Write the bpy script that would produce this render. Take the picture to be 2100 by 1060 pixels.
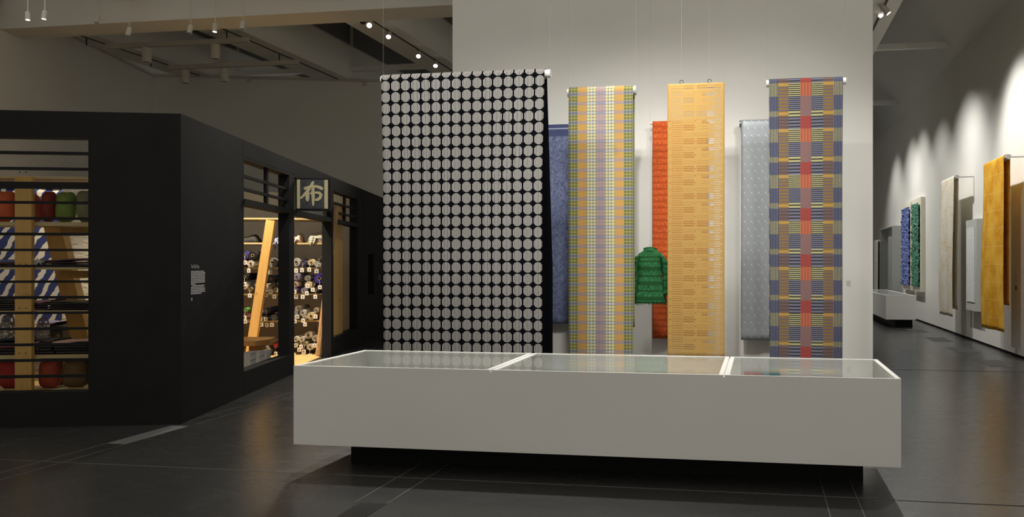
import bpy, bmesh, math, random
from mathutils import Vector, Matrix
random.seed(7)
for o in list(bpy.data.objects): bpy.data.objects.remove(o)
SC = bpy.context.scene
COL = SC.collection
# ------------------------------------------------------------------ camera
F_PX, P_U, P_V, EYE = 1630.0, 1300.0, 540.0, 1.57
YAW = math.atan((1558 - P_U) / F_PX)
CY, SY = math.cos(YAW), math.sin(YAW)
cam_d = bpy.data.cameras.new('camera'); cam = bpy.data.objects.new('camera', cam_d); COL.objects.link(cam)
cam.location = (0, 0, EYE); cam.rotation_euler = (math.pi / 2, 0, YAW)
cam_d.sensor_width = 36; cam_d.lens = F_PX * 36 / 2100
cam_d.shift_x = -(P_U - 1050) / 2100; cam_d.shift_y = (P_V - 530) / 2100
cam_d.clip_end = 200
SC.camera = cam
# ------------------------------------------------------------------ world, exposure
w = bpy.data.worlds.new('world'); SC.world = w; w.use_nodes = True
w.node_tree.nodes['Background'].inputs[0].default_value = (1.0, 0.95, 0.85, 1)
w.node_tree.nodes['Background'].inputs[1].default_value = 0.62
SC.view_settings.view_transform = 'Standard'; SC.view_settings.look = 'None'
SC.view_settings.gamma = 1; SC.view_settings.use_curve_mapping = False
SC.view_settings.exposure = 0.05
# ------------------------------------------------------------------ main gallery lights (track spots above the frame)
def spot(name, loc, target, power, size_deg, color=(1, .95, .86), blend=.6, radius=.05):
    d = bpy.data.lights.new(name, 'SPOT'); d.energy = power; d.spot_size = math.radians(size_deg)
    d.spot_blend = blend; d.color = color; d.shadow_soft_size = radius
    o = bpy.data.objects.new(name, d); COL.objects.link(o); o.location = loc
    o.rotation_euler = (Vector(target) - Vector(loc)).to_track_quat('-Z', 'Y').to_euler()
    return o
T0, T1, T2 = -4.01, -.93, 2.15            # lighting tracks of the three beams above the hangings and the aisle
for x, y, tx, pw in ((T0, 5.0, -2.0, 620), (T0, 4.4, -3.0, 480), (T1, 5.0, -1.3, 560), (T1, 4.4, -.5, 560), (T2, 5.0, -.2, 420), (T2, 4.4, -1.2, 480)):
    spot('wall_spot_offscreen', (x, y, 5.95), (tx, 10.0, 1.0), pw * .66, 58, (1, .985, .94), 1.0, .1)
for x, y, tx, pw in ((T1, 8.0, -1.5, 480), (T1, 7.8, -.2, 480), (T2, 8.0, .3, 380)):
    spot('wall_spot_offscreen', (x, y, 5.95), (tx, 10.0, .6), pw * .8, 42, (1, .99, .95), 1.0, .1)
for x, tx, pw in ((T0, -2.8, 900), (T1, -1.2, 800), (T2, .1, 900)): spot('case_spot_offscreen', (x, 7.3, 5.95), (tx, 6.15, .7), pw, 30, (1, .97, .92), .9, .1)
for y, ty, tz, pw in ((8.5, 9.0, 1.8, 420), (11.3, 11.6, 1.8, 420), (13.6, 14.2, 2.2, 560), (17.0, 17.5, 2.3, 560), (16.9, 16.4, 1.8, 300), (19.6, 20.0, 1.8, 360), (21.9, 22.2, 2.4, 460), (23.3, 23.6, 2.4, 460), (25.9, 26.2, 1.9, 420)):
    spot('aisle_spot_offscreen', (T2, y, 5.98), (4.2, ty, tz), pw * .85, 80, (1, .98, .94), 1.0, .06)
spot('shop_side_spot_offscreen', (T0, 7.6, 5.95), (-5.9, 8.6, .3), 300, 44, (1, .96, .90), 1.0, .1)
# ------------------------------------------------------------------ pixel helpers (photo pixel -> point on a real plane)
def ray(u, v):
    k = (u - P_U) / F_PX
    return Vector((k * CY - SY, k * SY + CY, (P_V - v) / F_PX))
def on_y(u, v, y): r = ray(u, v); return Vector((0, 0, EYE)) + r * (y / r.y)
def on_x(u, v, x): r = ray(u, v); return Vector((0, 0, EYE)) + r * (x / r.x)
def on_z(u, v, z): r = ray(u, v); return Vector((0, 0, EYE)) + r * ((z - EYE) / r.z)
# the shop stands turned against the room: local p = to the left along its front, s = along its side, z = up
SHOP_O = on_z(371, 870, 0)
_r = ray(1108, 540); SDIR = Vector((_r.x, _r.y, 0)).normalized(); LDIR = Vector((-SDIR.y, SDIR.x, 0))
def shop(p, s, z=0): return SHOP_O + LDIR * p + SDIR * s + Vector((0, 0, z))
MSHOP = Matrix((( -LDIR.x, SDIR.x, 0, SHOP_O.x), (-LDIR.y, SDIR.y, 0, SHOP_O.y), (0, 0, 1, 0), (0, 0, 0, 1)))   # local x = -p
SHOP_A = math.atan2(-LDIR.y, -LDIR.x)
def on_s(u, v, s):                                   # -> (p, z) on the plane at distance s along the shop
    r = ray(u, v); o = Vector((0, 0, EYE)); t = (s - (o - SHOP_O).dot(SDIR)) / r.dot(SDIR)
    q = o + r * t; return (q - SHOP_O).dot(LDIR), q.z
def on_p(u, v, p):                                   # -> (s, z)
    r = ray(u, v); o = Vector((0, 0, EYE)); t = (p - (o - SHOP_O).dot(LDIR)) / r.dot(LDIR)
    q = o + r * t; return (q - SHOP_O).dot(SDIR), q.z
# ------------------------------------------------------------------ node expression helper
class X:
    def __init__(s, nt, k): s.nt, s.k = nt, k
    def op(s, o, *a):
        n = s.nt.nodes.new('ShaderNodeMath'); n.operation = o
        for i, v in enumerate((s,) + a):
            if isinstance(v, X): s.nt.links.new(v.k, n.inputs[i])
            else: n.inputs[i].default_value = v
        return X(s.nt, n.outputs[0])
    def __add__(s, b): return s.op('ADD', b)
    def __sub__(s, b): return s.op('SUBTRACT', b)
    def __mul__(s, b): return s.op('MULTIPLY', b)
    def __truediv__(s, b): return s.op('DIVIDE', b)
    __radd__ = __add__; __rmul__ = __mul__
    def __rsub__(s, b): return (s * -1.0) + b
    def frac(s): return s.op('FRACT')
    def floor(s): return s.op('FLOOR')
    def abs(s): return s.op('ABSOLUTE')
    def lt(s, b): return s.op('LESS_THAN', b)
    def gt(s, b): return s.op('GREATER_THAN', b)
    def sin(s): return s.op('SINE')
    def sqrt(s): return s.op('SQRT')
    def max(s, b): return s.op('MAXIMUM', b)
    def min(s, b): return s.op('MINIMUM', b)
    def mod(s, b): return s.op('MODULO', b)
    def between(s, a, b): return s.gt(a) * s.lt(b)
class Ctx:
    def __init__(s, nt):
        s.nt = nt; t = nt.nodes.new('ShaderNodeTexCoord'); s.tc = t
        sp = nt.nodes.new('ShaderNodeSeparateXYZ'); nt.links.new(t.outputs['UV'], sp.inputs[0])
        s.u, s.v = X(nt, sp.outputs[0]), X(nt, sp.outputs[1])
    def mix(s, f, a, b):
        n = s.nt.nodes.new('ShaderNodeMix'); n.data_type = 'RGBA'
        for sock, val in ((n.inputs[0], f), (n.inputs[6], a), (n.inputs[7], b)):
            if isinstance(val, X): s.nt.links.new(val.k, sock)
            elif isinstance(val, (int, float)): sock.default_value = val
            else: sock.default_value = (*val, 1)
        return X(s.nt, n.outputs[2])
    def noise(s, scale, detail=3, coord='UV', stretch=(1, 1, 1), rough=.55, dist=0):
        mp = s.nt.nodes.new('ShaderNodeMapping'); mp.inputs['Scale'].default_value = stretch
        s.nt.links.new(s.tc.outputs[coord], mp.inputs[0])
        n = s.nt.nodes.new('ShaderNodeTexNoise'); n.inputs['Scale'].default_value = scale; n.inputs['Detail'].default_value = detail
        n.inputs['Roughness'].default_value = rough; n.inputs['Distortion'].default_value = dist
        s.nt.links.new(mp.outputs[0], n.inputs['Vector']); return X(s.nt, n.outputs[0])
    def voronoi(s, scale, coord='UV', stretch=(1, 1, 1), feature='F1'):
        mp = s.nt.nodes.new('ShaderNodeMapping'); mp.inputs['Scale'].default_value = stretch
        s.nt.links.new(s.tc.outputs[coord], mp.inputs[0])
        n = s.nt.nodes.new('ShaderNodeTexVoronoi'); n.inputs['Scale'].default_value = scale; n.feature = feature
        s.nt.links.new(mp.outputs[0], n.inputs['Vector']); return X(s.nt, n.outputs[0])
    def ramp(s, f, a, b):                       # smooth 0..1 between a and b
        n = s.nt.nodes.new('ShaderNodeMapRange'); n.inputs[1].default_value = a; n.inputs[2].default_value = b
        s.nt.links.new(f.k, n.inputs[0]); return X(s.nt, n.outputs[0])
MATS = {}
def mat(name, fn, rough=.6, spec=.5, metal=0., bump=None, bump_d=.002, alpha=False, emit=None, sheen=0., trans=0.):
    """fn: colour tuple, or fn(ctx) -> colour / (colour, alpha);  bump: fn(ctx) -> height"""
    if name in MATS: return MATS[name]
    m = bpy.data.materials.new(name); m.use_nodes = True; nt = m.node_tree; b = nt.nodes['Principled BSDF']
    b.inputs['Specular IOR Level'].default_value = spec; b.inputs['Metallic'].default_value = metal
    c = Ctx(nt)
    if callable(rough): nt.links.new(rough(c).k, b.inputs['Roughness'])
    else: b.inputs['Roughness'].default_value = rough
    col = fn(c) if callable(fn) else fn
    if isinstance(col, tuple) and len(col) == 2: nt.links.new(col[1].k, b.inputs['Alpha']); col = col[0]
    if isinstance(col, X): nt.links.new(col.k, b.inputs['Base Color'])
    else: b.inputs['Base Color'].default_value = (*col, 1)
    if sheen: b.inputs['Sheen Weight'].default_value = sheen
    if emit: b.inputs['Emission Color'].default_value = (*emit[0], 1); b.inputs['Emission Strength'].default_value = emit[1]
    if bump:
        bn = nt.nodes.new('ShaderNodeBump'); bn.inputs['Distance'].default_value = bump_d; bn.inputs['Strength'].default_value = 1
        nt.links.new(bump(c).k, bn.inputs['Height']); nt.links.new(bn.outputs[0], b.inputs['Normal'])
    if trans:
        tb = nt.nodes.new('ShaderNodeBsdfTranslucent'); mx = nt.nodes.new('ShaderNodeMixShader'); mx.inputs[0].default_value = trans
        if isinstance(col, X): nt.links.new(col.k, tb.inputs[0])
        else: tb.inputs[0].default_value = (*col, 1)
        out = [n for n in nt.nodes if n.type == 'OUTPUT_MATERIAL'][0]
        nt.links.new(b.outputs[0], mx.inputs[1]); nt.links.new(tb.outputs[0], mx.inputs[2]); nt.links.new(mx.outputs[0], out.inputs[0])
    MATS[name] = m; return m
def glass_mat(name='clear_glass', tint=(.96, .98, .97)):
    if name in MATS: return MATS[name]
    m = bpy.data.materials.new(name); m.use_nodes = True; nt = m.node_tree; nt.nodes.remove(nt.nodes['Principled BSDF'])
    out = [n for n in nt.nodes if n.type == 'OUTPUT_MATERIAL'][0]
    t = nt.nodes.new('ShaderNodeBsdfTransparent'); t.inputs[0].default_value = (*tint, 1)
    g = nt.nodes.new('ShaderNodeBsdfGlossy'); g.inputs['Roughness'].default_value = .015
    ge = nt.nodes.new('ShaderNodeNewGeometry'); dp = nt.nodes.new('ShaderNodeVectorMath'); dp.operation = 'DOT_PRODUCT'
    nt.links.new(ge.outputs['Normal'], dp.inputs[0]); nt.links.new(ge.outputs['Incoming'], dp.inputs[1])
    s1 = 1.0 - X(nt, dp.outputs['Value']).abs(); rr = s1 * s1 * s1 * s1 * s1 * .96 + .04; fr2 = (rr * 2.0) / (rr + 1.0) * .75   # two faces of a thin pane
    mx = nt.nodes.new('ShaderNodeMixShader'); nt.links.new(fr2.k, mx.inputs[0])
    nt.links.new(t.outputs[0], mx.inputs[1]); nt.links.new(g.outputs[0], mx.inputs[2]); nt.links.new(mx.outputs[0], out.inputs[0])
    MATS[name] = m; return m
# ------------------------------------------------------------------ mesh builder
class MB:
    def __init__(s, xf=None): s.v, s.f, s.uv, s.xf = [], [], {}, xf
    def quad(s, a, b, c, d, uv=None):
        i = len(s.v); s.v += [Vector(a), Vector(b), Vector(c), Vector(d)]; s.f.append((i, i + 1, i + 2, i + 3))
        if uv: s.uv[len(s.f) - 1] = uv
    def poly(s, pts):
        i = len(s.v); s.v += [Vector(p) for p in pts]; s.f.append(tuple(range(i, i + len(pts))))
    def box(s, x0, x1, y0, y1, z0, z1):
        i = len(s.v)
        s.v += [Vector(p) for p in ((x0, y0, z0), (x1, y0, z0), (x1, y1, z0), (x0, y1, z0), (x0, y0, z1), (x1, y0, z1), (x1, y1, z1), (x0, y1, z1))]
        s.f += [tuple(i + k for k in q) for q in ((0, 3, 2, 1), (4, 5, 6, 7), (0, 1, 5, 4), (1, 2, 6, 5), (2, 3, 7, 6), (3, 0, 4, 7))]
        return s
    def beam(s, a, b, w, h, side=None):                 # box from a to b, w across 'side', h across the other
        a, b = Vector(a), Vector(b); d = (b - a).normalized(); sd = Vector(side) if side else Vector((0, 0, 1)).cross(d)
        if sd.length < 1e-4: sd = Vector((1, 0, 0))
        sd = (sd - d * sd.dot(d)).normalized(); up = d.cross(sd); i = len(s.v)
        for q in (a, b):
            for x, y in ((-1, -1), (1, -1), (1, 1), (-1, 1)): s.v.append(q + sd * (x * w / 2) + up * (y * h / 2))
        s.f += [tuple(i + k for k in q) for q in ((0, 3, 2, 1), (4, 5, 6, 7), (0, 1, 5, 4), (1, 2, 6, 5), (2, 3, 7, 6), (3, 0, 4, 7))]
        return s
    def tube(s, a, b, r, n=10, r2=None, caps=True):
        a, b = Vector(a), Vector(b); d = (b - a).normalized(); sd = d.orthogonal().normalized(); up = d.cross(sd); i = len(s.v)
        for q, rr in ((a, r), (b, r if r2 is None else r2)):
            for k in range(n):
                t = 2 * math.pi * k / n; s.v.append(q + sd * (rr * math.cos(t)) + up * (rr * math.sin(t)))
        for k in range(n): k2 = (k + 1) % n; s.f.append((i + k, i + k2, i + n + k2, i + n + k))
        if caps: s.f.append(tuple(i + n - 1 - k for k in range(n))); s.f.append(tuple(i + n + k for k in range(n)))
        return s
    def lathe(s, o, axis, prof, n=16, wob=None):         # prof: list of (distance along axis, radius)
        o, d = Vector(o), Vector(axis).normalized(); sd = Vector((0, 0, 1)).cross(d)
        sd = sd.normalized() if sd.length > 1e-4 else Vector((1, 0, 0)); up = d.cross(sd); i = len(s.v)
        for j, (t, r) in enumerate(prof):
            for k in range(n):
                a = 2 * math.pi * k / n; rr = r * (1 + (wob(t, a) if wob else 0)); s.v.append(o + d * t + sd * (rr * math.cos(a)) + up * (rr * math.sin(a)))
        for j in range(len(prof) - 1):
            for k in range(n): k2 = (k + 1) % n; s.f.append((i + j * n + k, i + j * n + k2, i + (j + 1) * n + k2, i + (j + 1) * n + k))
        return s
    def grid(s, nu, nv, fn, closed=False, uvfn=None):
        i = len(s.v)
        for a in range(nu + 1):
            for b in range(nv + 1): s.v.append(Vector(fn(a / nu, b / nv)))
        for a in range(nu):
            for b in range(nv):
                q = [(a, b), (a + 1, b), (a + 1, b + 1), (a, b + 1)]
                s.f.append(tuple(i + x * (nv + 1) + y for x, y in q))
                if uvfn: s.uv[len(s.f) - 1] = [uvfn(x / nu, y / nv) for x, y in q]
        return s
    def build(s, name, m, parent=None, smooth=False, bevel=0, solid=0, boxuv=True):
        me = bpy.data.meshes.new(name); vs = [(s.xf @ v if s.xf else v) for v in s.v]
        if parent is not None:
            inv = parent_world(parent).inverted(); vs = [inv @ v for v in vs]
        me.from_pydata([tuple(v) for v in vs], [], s.f); me.materials.append(m)
        if s.uv:
            l = me.uv_layers.new(name='UVMap').data
            for p in me.polygons:
                q = s.uv.get(p.index)
                for n_, li in enumerate(p.loop_indices): l[li].uv = q[n_] if q else (0, 0)
        bm = bmesh.new(); bm.from_mesh(me)
        if not s.uv: bmesh.ops.remove_doubles(bm, verts=bm.verts, dist=1e-5)
        bmesh.ops.recalc_face_normals(bm, faces=bm.faces)
        if bevel: bmesh.ops.bevel(bm, geom=list(bm.edges), offset=bevel, segments=2, affect='EDGES', profile=.5)
        bm.to_mesh(me); bm.free()
        if smooth:
            for p in me.polygons: p.use_smooth = True
        o = bpy.data.objects.new(name, me); COL.objects.link(o)
        if parent is not None: o.parent = parent
        if solid:
            md = o.modifiers.new('thickness', 'SOLIDIFY'); md.thickness = solid; md.offset = 0
        return o
def parent_world(o):
    m = o.matrix_basis.copy()
    while o.parent: o = o.parent; m = o.matrix_basis @ m
    return m
def empty(name, loc, rz=0):
    o = bpy.data.objects.new(name, None); COL.objects.link(o); o.location = loc; o.rotation_euler = (0, 0, rz); o.empty_display_size = .1; return o
def tag(o, label, cat, group=None):
    o['label'] = label; o['category'] = cat
    if group: o['group'] = group
    return o
def struct(o): o['kind'] = 'structure'; return o
def copy_tree(o, parent=None):
    c = o.copy(); COL.objects.link(c)
    if parent is not None: c.parent = parent
    for ch in list(o.children): copy_tree(ch, c)
    return c
# ------------------------------------------------------------------ plain materials
def speckled(c1, c2, scale, coord='Object', stretch=(1, 1, 1), lo=.35, hi=.65, det=4):
    return lambda c: c.mix(c.ramp(c.noise(scale, det, coord, stretch), lo, hi), c1, c2)
M_WALL = mat('white_wall', speckled((.70, .69, .645), (.73, .72, .675), 1.1), .7, .3)
M_PART = M_WALL
M_RWALL = M_WALL
M_BLACKS = mat('black_paint', speckled((.011, .011, .012), (.014, .014, .0155), 3), .7, .2); M_BLACKF = M_BLACKS
M_WHITE = mat('white_lacquer', speckled((.74, .735, .71), (.77, .765, .74), 1.0), .45, .4)
M_WHITE2 = M_WHITE
M_PLINTH = mat('black_plinth', (.008, .008, .008), .7, .2)
M_TRACK = mat('white_metal', (.52, .49, .43), .5, .4)
M_FIX = mat('light_housing', (.6, .57, .5), .45, .4)
M_DARK = mat('dark_metal', (.03, .03, .03), .5, .4)
M_GREYGLAZ = mat('dark_skylight_blind', (.17, .168, .165), .7, .2)
M_STEEL = mat('brushed_steel', (.62, .62, .60), .35, .5, .35)
M_WIRE = mat('steel_wire', (.30, .31, .29), .5, .4, .3)
M_ACR = mat('white_rod', (.75, .76, .73), .3, .5)
M_LAMP = mat('lit_lamp_face', (1, 1, 1), .5, .5, emit=((1, .95, .85), 14))
GLASS = glass_mat()
def wood(name, a, b, knots=(.16, .07, .02), stretch=(9, 9, .8), sc=2.2):
    def fn(c):
        g = c.ramp(c.noise(sc, 5, 'Object', stretch, .6, .6), .3, .7); col = c.mix(g, a, b)
        k = c.ramp(c.noise(3.1, 2, 'Object', (1.6, 1.6, 1.0)), .69, .76); return c.mix(k * .75, col, knots)
    return mat(name, fn, .5, .35)
M_WOOD = wood('yellow_pine', (.62, .36, .105), (.72, .46, .16))
M_WOODD = wood('brown_pine', (.30, .15, .045), (.42, .22, .075))
M_BARK = wood('barked_log', (.33, .20, .10), (.62, .38, .18), stretch=(6, 6, 2), sc=5)
M_PLANK = wood('floor_pine', (.55, .36, .15), (.66, .45, .2), stretch=(6, 1, 6))
M_SHELF = wood('pale_pine', (.55, .43, .22), (.63, .5, .27), stretch=(1, 8, 8))
# ------------------------------------------------------------------ floor
def floor_col(c):
    n1 = c.ramp(c.noise(.55, 5, 'Object', (1, 1, 1), .6), .3, .7); n2 = c.ramp(c.noise(6, 6, 'Object', (1, 2.2, 1), .7, .4), .3, .8)
    a = c.mix(n1, (.034, .034, .0335), (.046, .0455, .044)); return c.mix(n2 * .3, a, (.062, .061, .058))
def floor_rough(c): return c.ramp(c.noise(3.5, 6, 'Object', (1, 2.5, 1), .65, .3), .2, .9) * .10 + .22
M_FLOOR = mat('polished_concrete', floor_col, floor_rough, .65)
M_JOINT = mat('floor_joint', (.12, .12, .115), .6, .3)
M_JOINTD = mat('dark_floor_joint', (.012, .012, .012), .7, .2)
fl = MB().box(-26, 8, -4, 34, -.12, 0).build('floor', M_FLOOR); struct(fl)
def joint(a, b, wd=.012, m=M_JOINT): MB().beam((a[0], a[1], .0008), (b[0], b[1], .0008), wd * .65, .0026).build('floor_joint', m, fl)
def gx(u, v): return on_z(u, v, 0).x
def gy(u, v): return on_z(u, v, 0).y
ja, jb = gx(847, 960), gx(904, 962)
for xx in (ja, jb): joint((xx, gy(740, 1031) if xx == ja else gy(790, 1033)), (xx, 9.8))
la, lb = gx(212.6, 911), gx(257, 911)
for xx in (la, lb): joint((xx, 2), (xx, 6.9), .012); joint((xx, 7.0), (xx, 16), .012)
for xx in (gx(1685, 995), gx(1747, 995)): joint((xx, 2), (xx, 9.8), .01)
yj = gy(645, 971)
for x0, x1 in ((-14, 0.9),): joint((x0, yj), (x1, yj), .01)
joint((.9, yj - .02), (4.2, yj - .02), .008, M_JOINTD); joint((1.4, gy(1950, 760)), (4.2, gy(1950, 760)), .02, M_JOINTD)
# ------------------------------------------------------------------ room shell
X_R = 4.27; Y_P = 10.0
struct(MB().box(X_R, X_R + .3, 2, 32, .045, 6.13).build('wall_right', M_RWALL))
struct(MB().box(X_R + .02, X_R + .28, 2, 32, 0, .045).build('baseboard_right', M_PLINTH))
struct(MB().box(-4, X_R + .3, 31.5, 31.8, 0, 7.9).build('wall_far_aisle', M_RWALL))
PX0, PX1 = on_y(928, 60, Y_P).x, on_y(1790, 400, Y_P).x
struct(MB().box(PX0, PX1, Y_P, Y_P + .35, 0, 5.7).build('wall_partition', M_PART))
# turned walls behind the shop
CN = on_z(313, 153, 6.07)
def wl(p, s, z=0): return Vector((CN.x, CN.y, 0)) + LDIR * p + SDIR * s + Vector((0, 0, z))
def wbox(name, p0, p1, s0, s1, z0, z1, m, parent=None):
    b = MB(); b.xf = Matrix.Translation((CN.x, CN.y, 0)) @ MSHOP.to_3x3().to_4x4()
    return b.box(-p1, -p0, s0, s1, z0, z1).build(name, m, parent)
struct(MB().box(-9.0, -8.7, -5, 5.2, 0, 7).build('blocker_wall_near_left', M_WALL)); struct(MB().box(-9.0, -1.5, -5.3, -5, 0, 7).build('blocker_wall_behind', M_WALL))  # unseen walls, added to block world light from the left and behind
struct(wbox('wall_left', 0, .3, -14, .3, 0, 6.1, M_WALL)); struct(wbox('wall_back', -16, 0, 0, .3, 0, 6.1, M_WALL))
rl = struct(wbox('trim_left', -.05, 0, -13, 0, 6.03, 6.09, M_TRACK)); rb = struct(wbox('trim_back', -16, -.05, -.05, 0, 6.03, 6.09, M_TRACK))
for p in (-2.2, -4.9, -5.9, -8.4): wbox('bracket', p - .04, p + .04, -.09, -.01, 5.93, 6.03, M_TRACK, rb)
# ------------------------------------------------------------------ ceiling: beams, bulkhead, light bays
Y0C, Y1C = 9.0, 31.5
BX = [(-7.65 + 3.08 * k, -6.82 + 3.08 * k) for k in range(-3, 4)]
TRK = [a + .56 for a, b in BX]
for i, (a, b) in enumerate(BX):
    o = struct(MB().box(a, b, Y0C, Y1C, 6.07, 6.45).build('ceiling_beam', M_WALL if i < 4 else M_RWALL))
    MB().box(a + .545, a + .58, Y0C, Y1C, 6.058, 6.0705).build('lighting_track', M_DARK, o)
M_CEILD = mat('ceiling_white', (.71, .70, .66), .75, .3); M_ROOF = M_CEILD
for i, (a, b) in enumerate(BX):
    xl = BX[i + 1][0] if i + 1 < len(BX) else X_R
    xl = min(xl, X_R + .02)
    if i == len(BX) - 1: xl = X_R + .02
    o = struct(MB().box(b - .05, b, Y0C, Y1C, 6.45, 6.89).build('ceiling_bay', M_CEILD))
    g = MB().box(b - .05, b - .03, Y0C, Y1C, 6.89, 7.9).build('skylight_pane', M_GREYGLAZ, o)
    MB().box(b - .03, b + .015, Y0C, Y1C, 6.88, 6.91).build('sill_frame', M_TRACK, o)
    for yy in (11.9, 18.2, 24.5): MB().box(b - .03, b + .02, yy - .03, yy + .03, 6.9, 7.9).build('mullion', M_TRACK, o)
    r = MB(); r.quad((b - .05, Y0C, 7.9), (b - .05, Y1C, 7.9), (xl, Y1C, 6.13 if i == len(BX) - 1 else 6.2), (xl, Y0C, 6.13 if i == len(BX) - 1 else 6.2))
    r.build('roof_slope', M_ROOF, o, solid=.02)
    for yy in (18.2, 24.5): MB().box(b, xl + .02, yy - .06, yy + .06, 6.28, 6.4).build('strut', M_ROOF if i > 4 else M_CEILD, o)
zb = 5.57; yb1, yb2 = on_z(928, 10, zb).y, on_z(928, 35, zb).y
struct(MB().box(-13.4, 1.2, yb1, yb2, zb, 6.1).build('ceiling_bulkhead', M_WALL))
# ------------------------------------------------------------------ hung textiles
def cloth(root, xa, xb, y, ztop, lf, lb, r, m, name='cloth', ang=0, wave=.006, narrow=0., back_shift=0., flare=0., nw=3.0, seed=0, tail=None, width_uv=None, nx=28, back_in=0.):
    """two drops over a rod along local x; uv = (0..width, metres down the front drop, negative on the back)"""
    rot = Matrix.Rotation(ang, 4, 'Z'); W = xb - xa; xc = (xa + xb) / 2; arc = math.pi * r
    rnd = random.Random(seed); ph = [rnd.uniform(0, 6.28) for _ in range(4)]
    st = [('f', lf * (1 - i / 40)) for i in range(41)] + [('a', (i + 1) / 8) for i in range(8)] + [('b', lb * (i + 1) / 24) for i in range(24 if lb else 0)]
    def pos(a, j):
        kind, q = st[j]; x = xa + W * a
        if kind == 'f': d = q; yy, z = y - r, ztop - r - q
        elif kind == 'a': d = 0; t = math.pi * q; yy, z = y - r * math.cos(t), ztop - r + r * math.sin(t)
        else: d = q; yy, z = y + r, ztop - r - q
        g = min(1, d / max(lf, .1)); wv = wave * (math.sin(nw * 6.28 * a + ph[0] + 1.5 * g) + .6 * math.sin(nw * 2.3 * 6.28 * a + ph[1] - 2 * g)) * (.15 + .85 * g)
        yy += wv * (1 if kind == 'f' else .6)
        if kind == 'f': x = xc + (x - xc) * (1 - narrow * min(1, g * 3)); yy += (tail(a, g) if tail else 0); x += .3 * wave * math.sin(5 * g + ph[2]) * g
        if kind == 'b': yy += back_shift * min(1, g * 1.5); x = xc + (x - xc) * (1 - back_in)
        return x, yy, z
    def vv(j):
        kind, q = st[j]; return q if kind == 'f' else (-arc * q if kind == 'a' else -arc - q)
    n = len(st) - 1; b = MB()
    def P(a, t): p = Vector(pos(a, round(t * n))); p = rot @ p; return p
    b.grid(nx, n, P, uvfn=lambda a, t: (a * (width_uv or W), vv(round(t * n)) + arc / 2))
    return b.build(name, m, root, smooth=True, solid=.0025)
def rod(root, xa, xb, y, z, r, m, ang=0, name='rod', n=16):
    rot = Matrix.Rotation(ang, 4, 'Z'); return MB().tube(rot @ Vector((xa, y, z)), rot @ Vector((xb, y, z)), r, n).build(name, m, root)
def wires(root, pts, ztop=6.07):
    for p in pts: MB().tube((p[0], p[1], p[2]), (p[0], p[1], ztop), .0008, 5).build('hanging_wire', M_WIRE, root)
# --- striped circles on black
def pat_circles(c):
    pu, pv = .1135, .1205
    a = (c.u / pu + .08); cu = a.frac() - .5; cv = ((c.v + .02) / pv).frac() - .5
    r = (cu * cu + cv * cv * 1.04).sqrt(); ins = r.lt(.465); st = (cu * 8.0 + .5).frac().between(.22, .78)
    wv = c.mix(c.noise(90, 2), (.42, .40, .38), (.54, .515, .49))
    front = c.v.gt(-.15)
    return c.mix(ins * st * front, c.mix(c.noise(60, 2), (.0025, .0025, .0035), (.005, .005, .007)), wv)
Yc = 8.0
xa, xb, zt = on_y(786, 155, Yc).x, on_y(1119, 145, Yc).x, on_y(786, 154, Yc).z
t = empty('circle_print_hanging', ((xa + xb) / 2, Yc, .45)); tag(t, 'wide black hanging textile printed with rows of striped white circles', 'textile')
cloth(t, xa, xb, Yc, zt, zt - .5, zt - .52, .05, mat('striped_circle_cloth', pat_circles, .95, .05), wave=.010, narrow=.026, back_shift=.24, nw=3.2, seed=3, nx=48)
rod(t, xa - .015, xb + .055, Yc, zt - .052, .042, M_ACR)
wires(t, [(xa + .0, Yc, zt - .03), (xb + .045, Yc, zt - .03)])
# --- dotted yellow / grey cloth
def pat_dots(c):
    W = .78; g = c.u / W * 7; gi = g.floor(); cu = (g * 3).frac() - .5; per = .1083; rw = c.v / (per / 3); cv = rw.frac() - .5
    row = (rw.floor() + 300.0).mod(3.0); isb = row.lt(.5); sym = (gi - 3.0).abs()
    r = (cu * cu + cv * cv).sqrt(); dot = r.lt(.47)
    def sel(o, y, cr, ce): return c.mix(sym.gt(2.5), c.mix(sym.gt(1.5), c.mix(sym.gt(.5), ce, cr), y), o)
    dotc = sel(c.mix(isb, (.145, .14, .046), (.13, .134, .145)), c.mix(isb, (.44, .255, .066), (.33, .235, .17)),
               c.mix(isb, (.49, .46, .26), (.436, .413, .36)), c.mix(isb, (.32, .26, .25), (.22, .25, .29)))
    bgc = sel(c.mix(isb, (.32, .306, .115), (.23, .237, .306)), c.mix(isb, (.42, .25, .092), (.23, .184, .26)),
              c.mix(isb, (.18, .186, .14), (.16, .16, .18)), c.mix(isb, (.367, .207, .2), (.29, .153, .184)))
    return c.mix(dot, bgc, dotc)
Yh = 8.9
xa, xb, zt = on_y(1168.5, 180, Yh).x, on_y(1300, 178, Yh).x, on_y(1236, 177, Yh).z
t = empty('dotted_hanging', ((xa + xb) / 2, Yh, .45)); tag(t, 'narrow yellow and grey hanging textile covered with small dots', 'textile')
cloth(t, xa, xb, Yh, zt, zt - .5, zt - .9, .058, mat('dotted_cloth', pat_dots, .8, .2), wave=.005, seed=5, width_uv=.78)
rod(t, xa - .02, xb + .03, Yh, zt - .06, .054, M_STEEL); wires(t, [(xa - .015, Yh, zt - .06), (xb + .025, Yh, zt - .06)])
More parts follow.
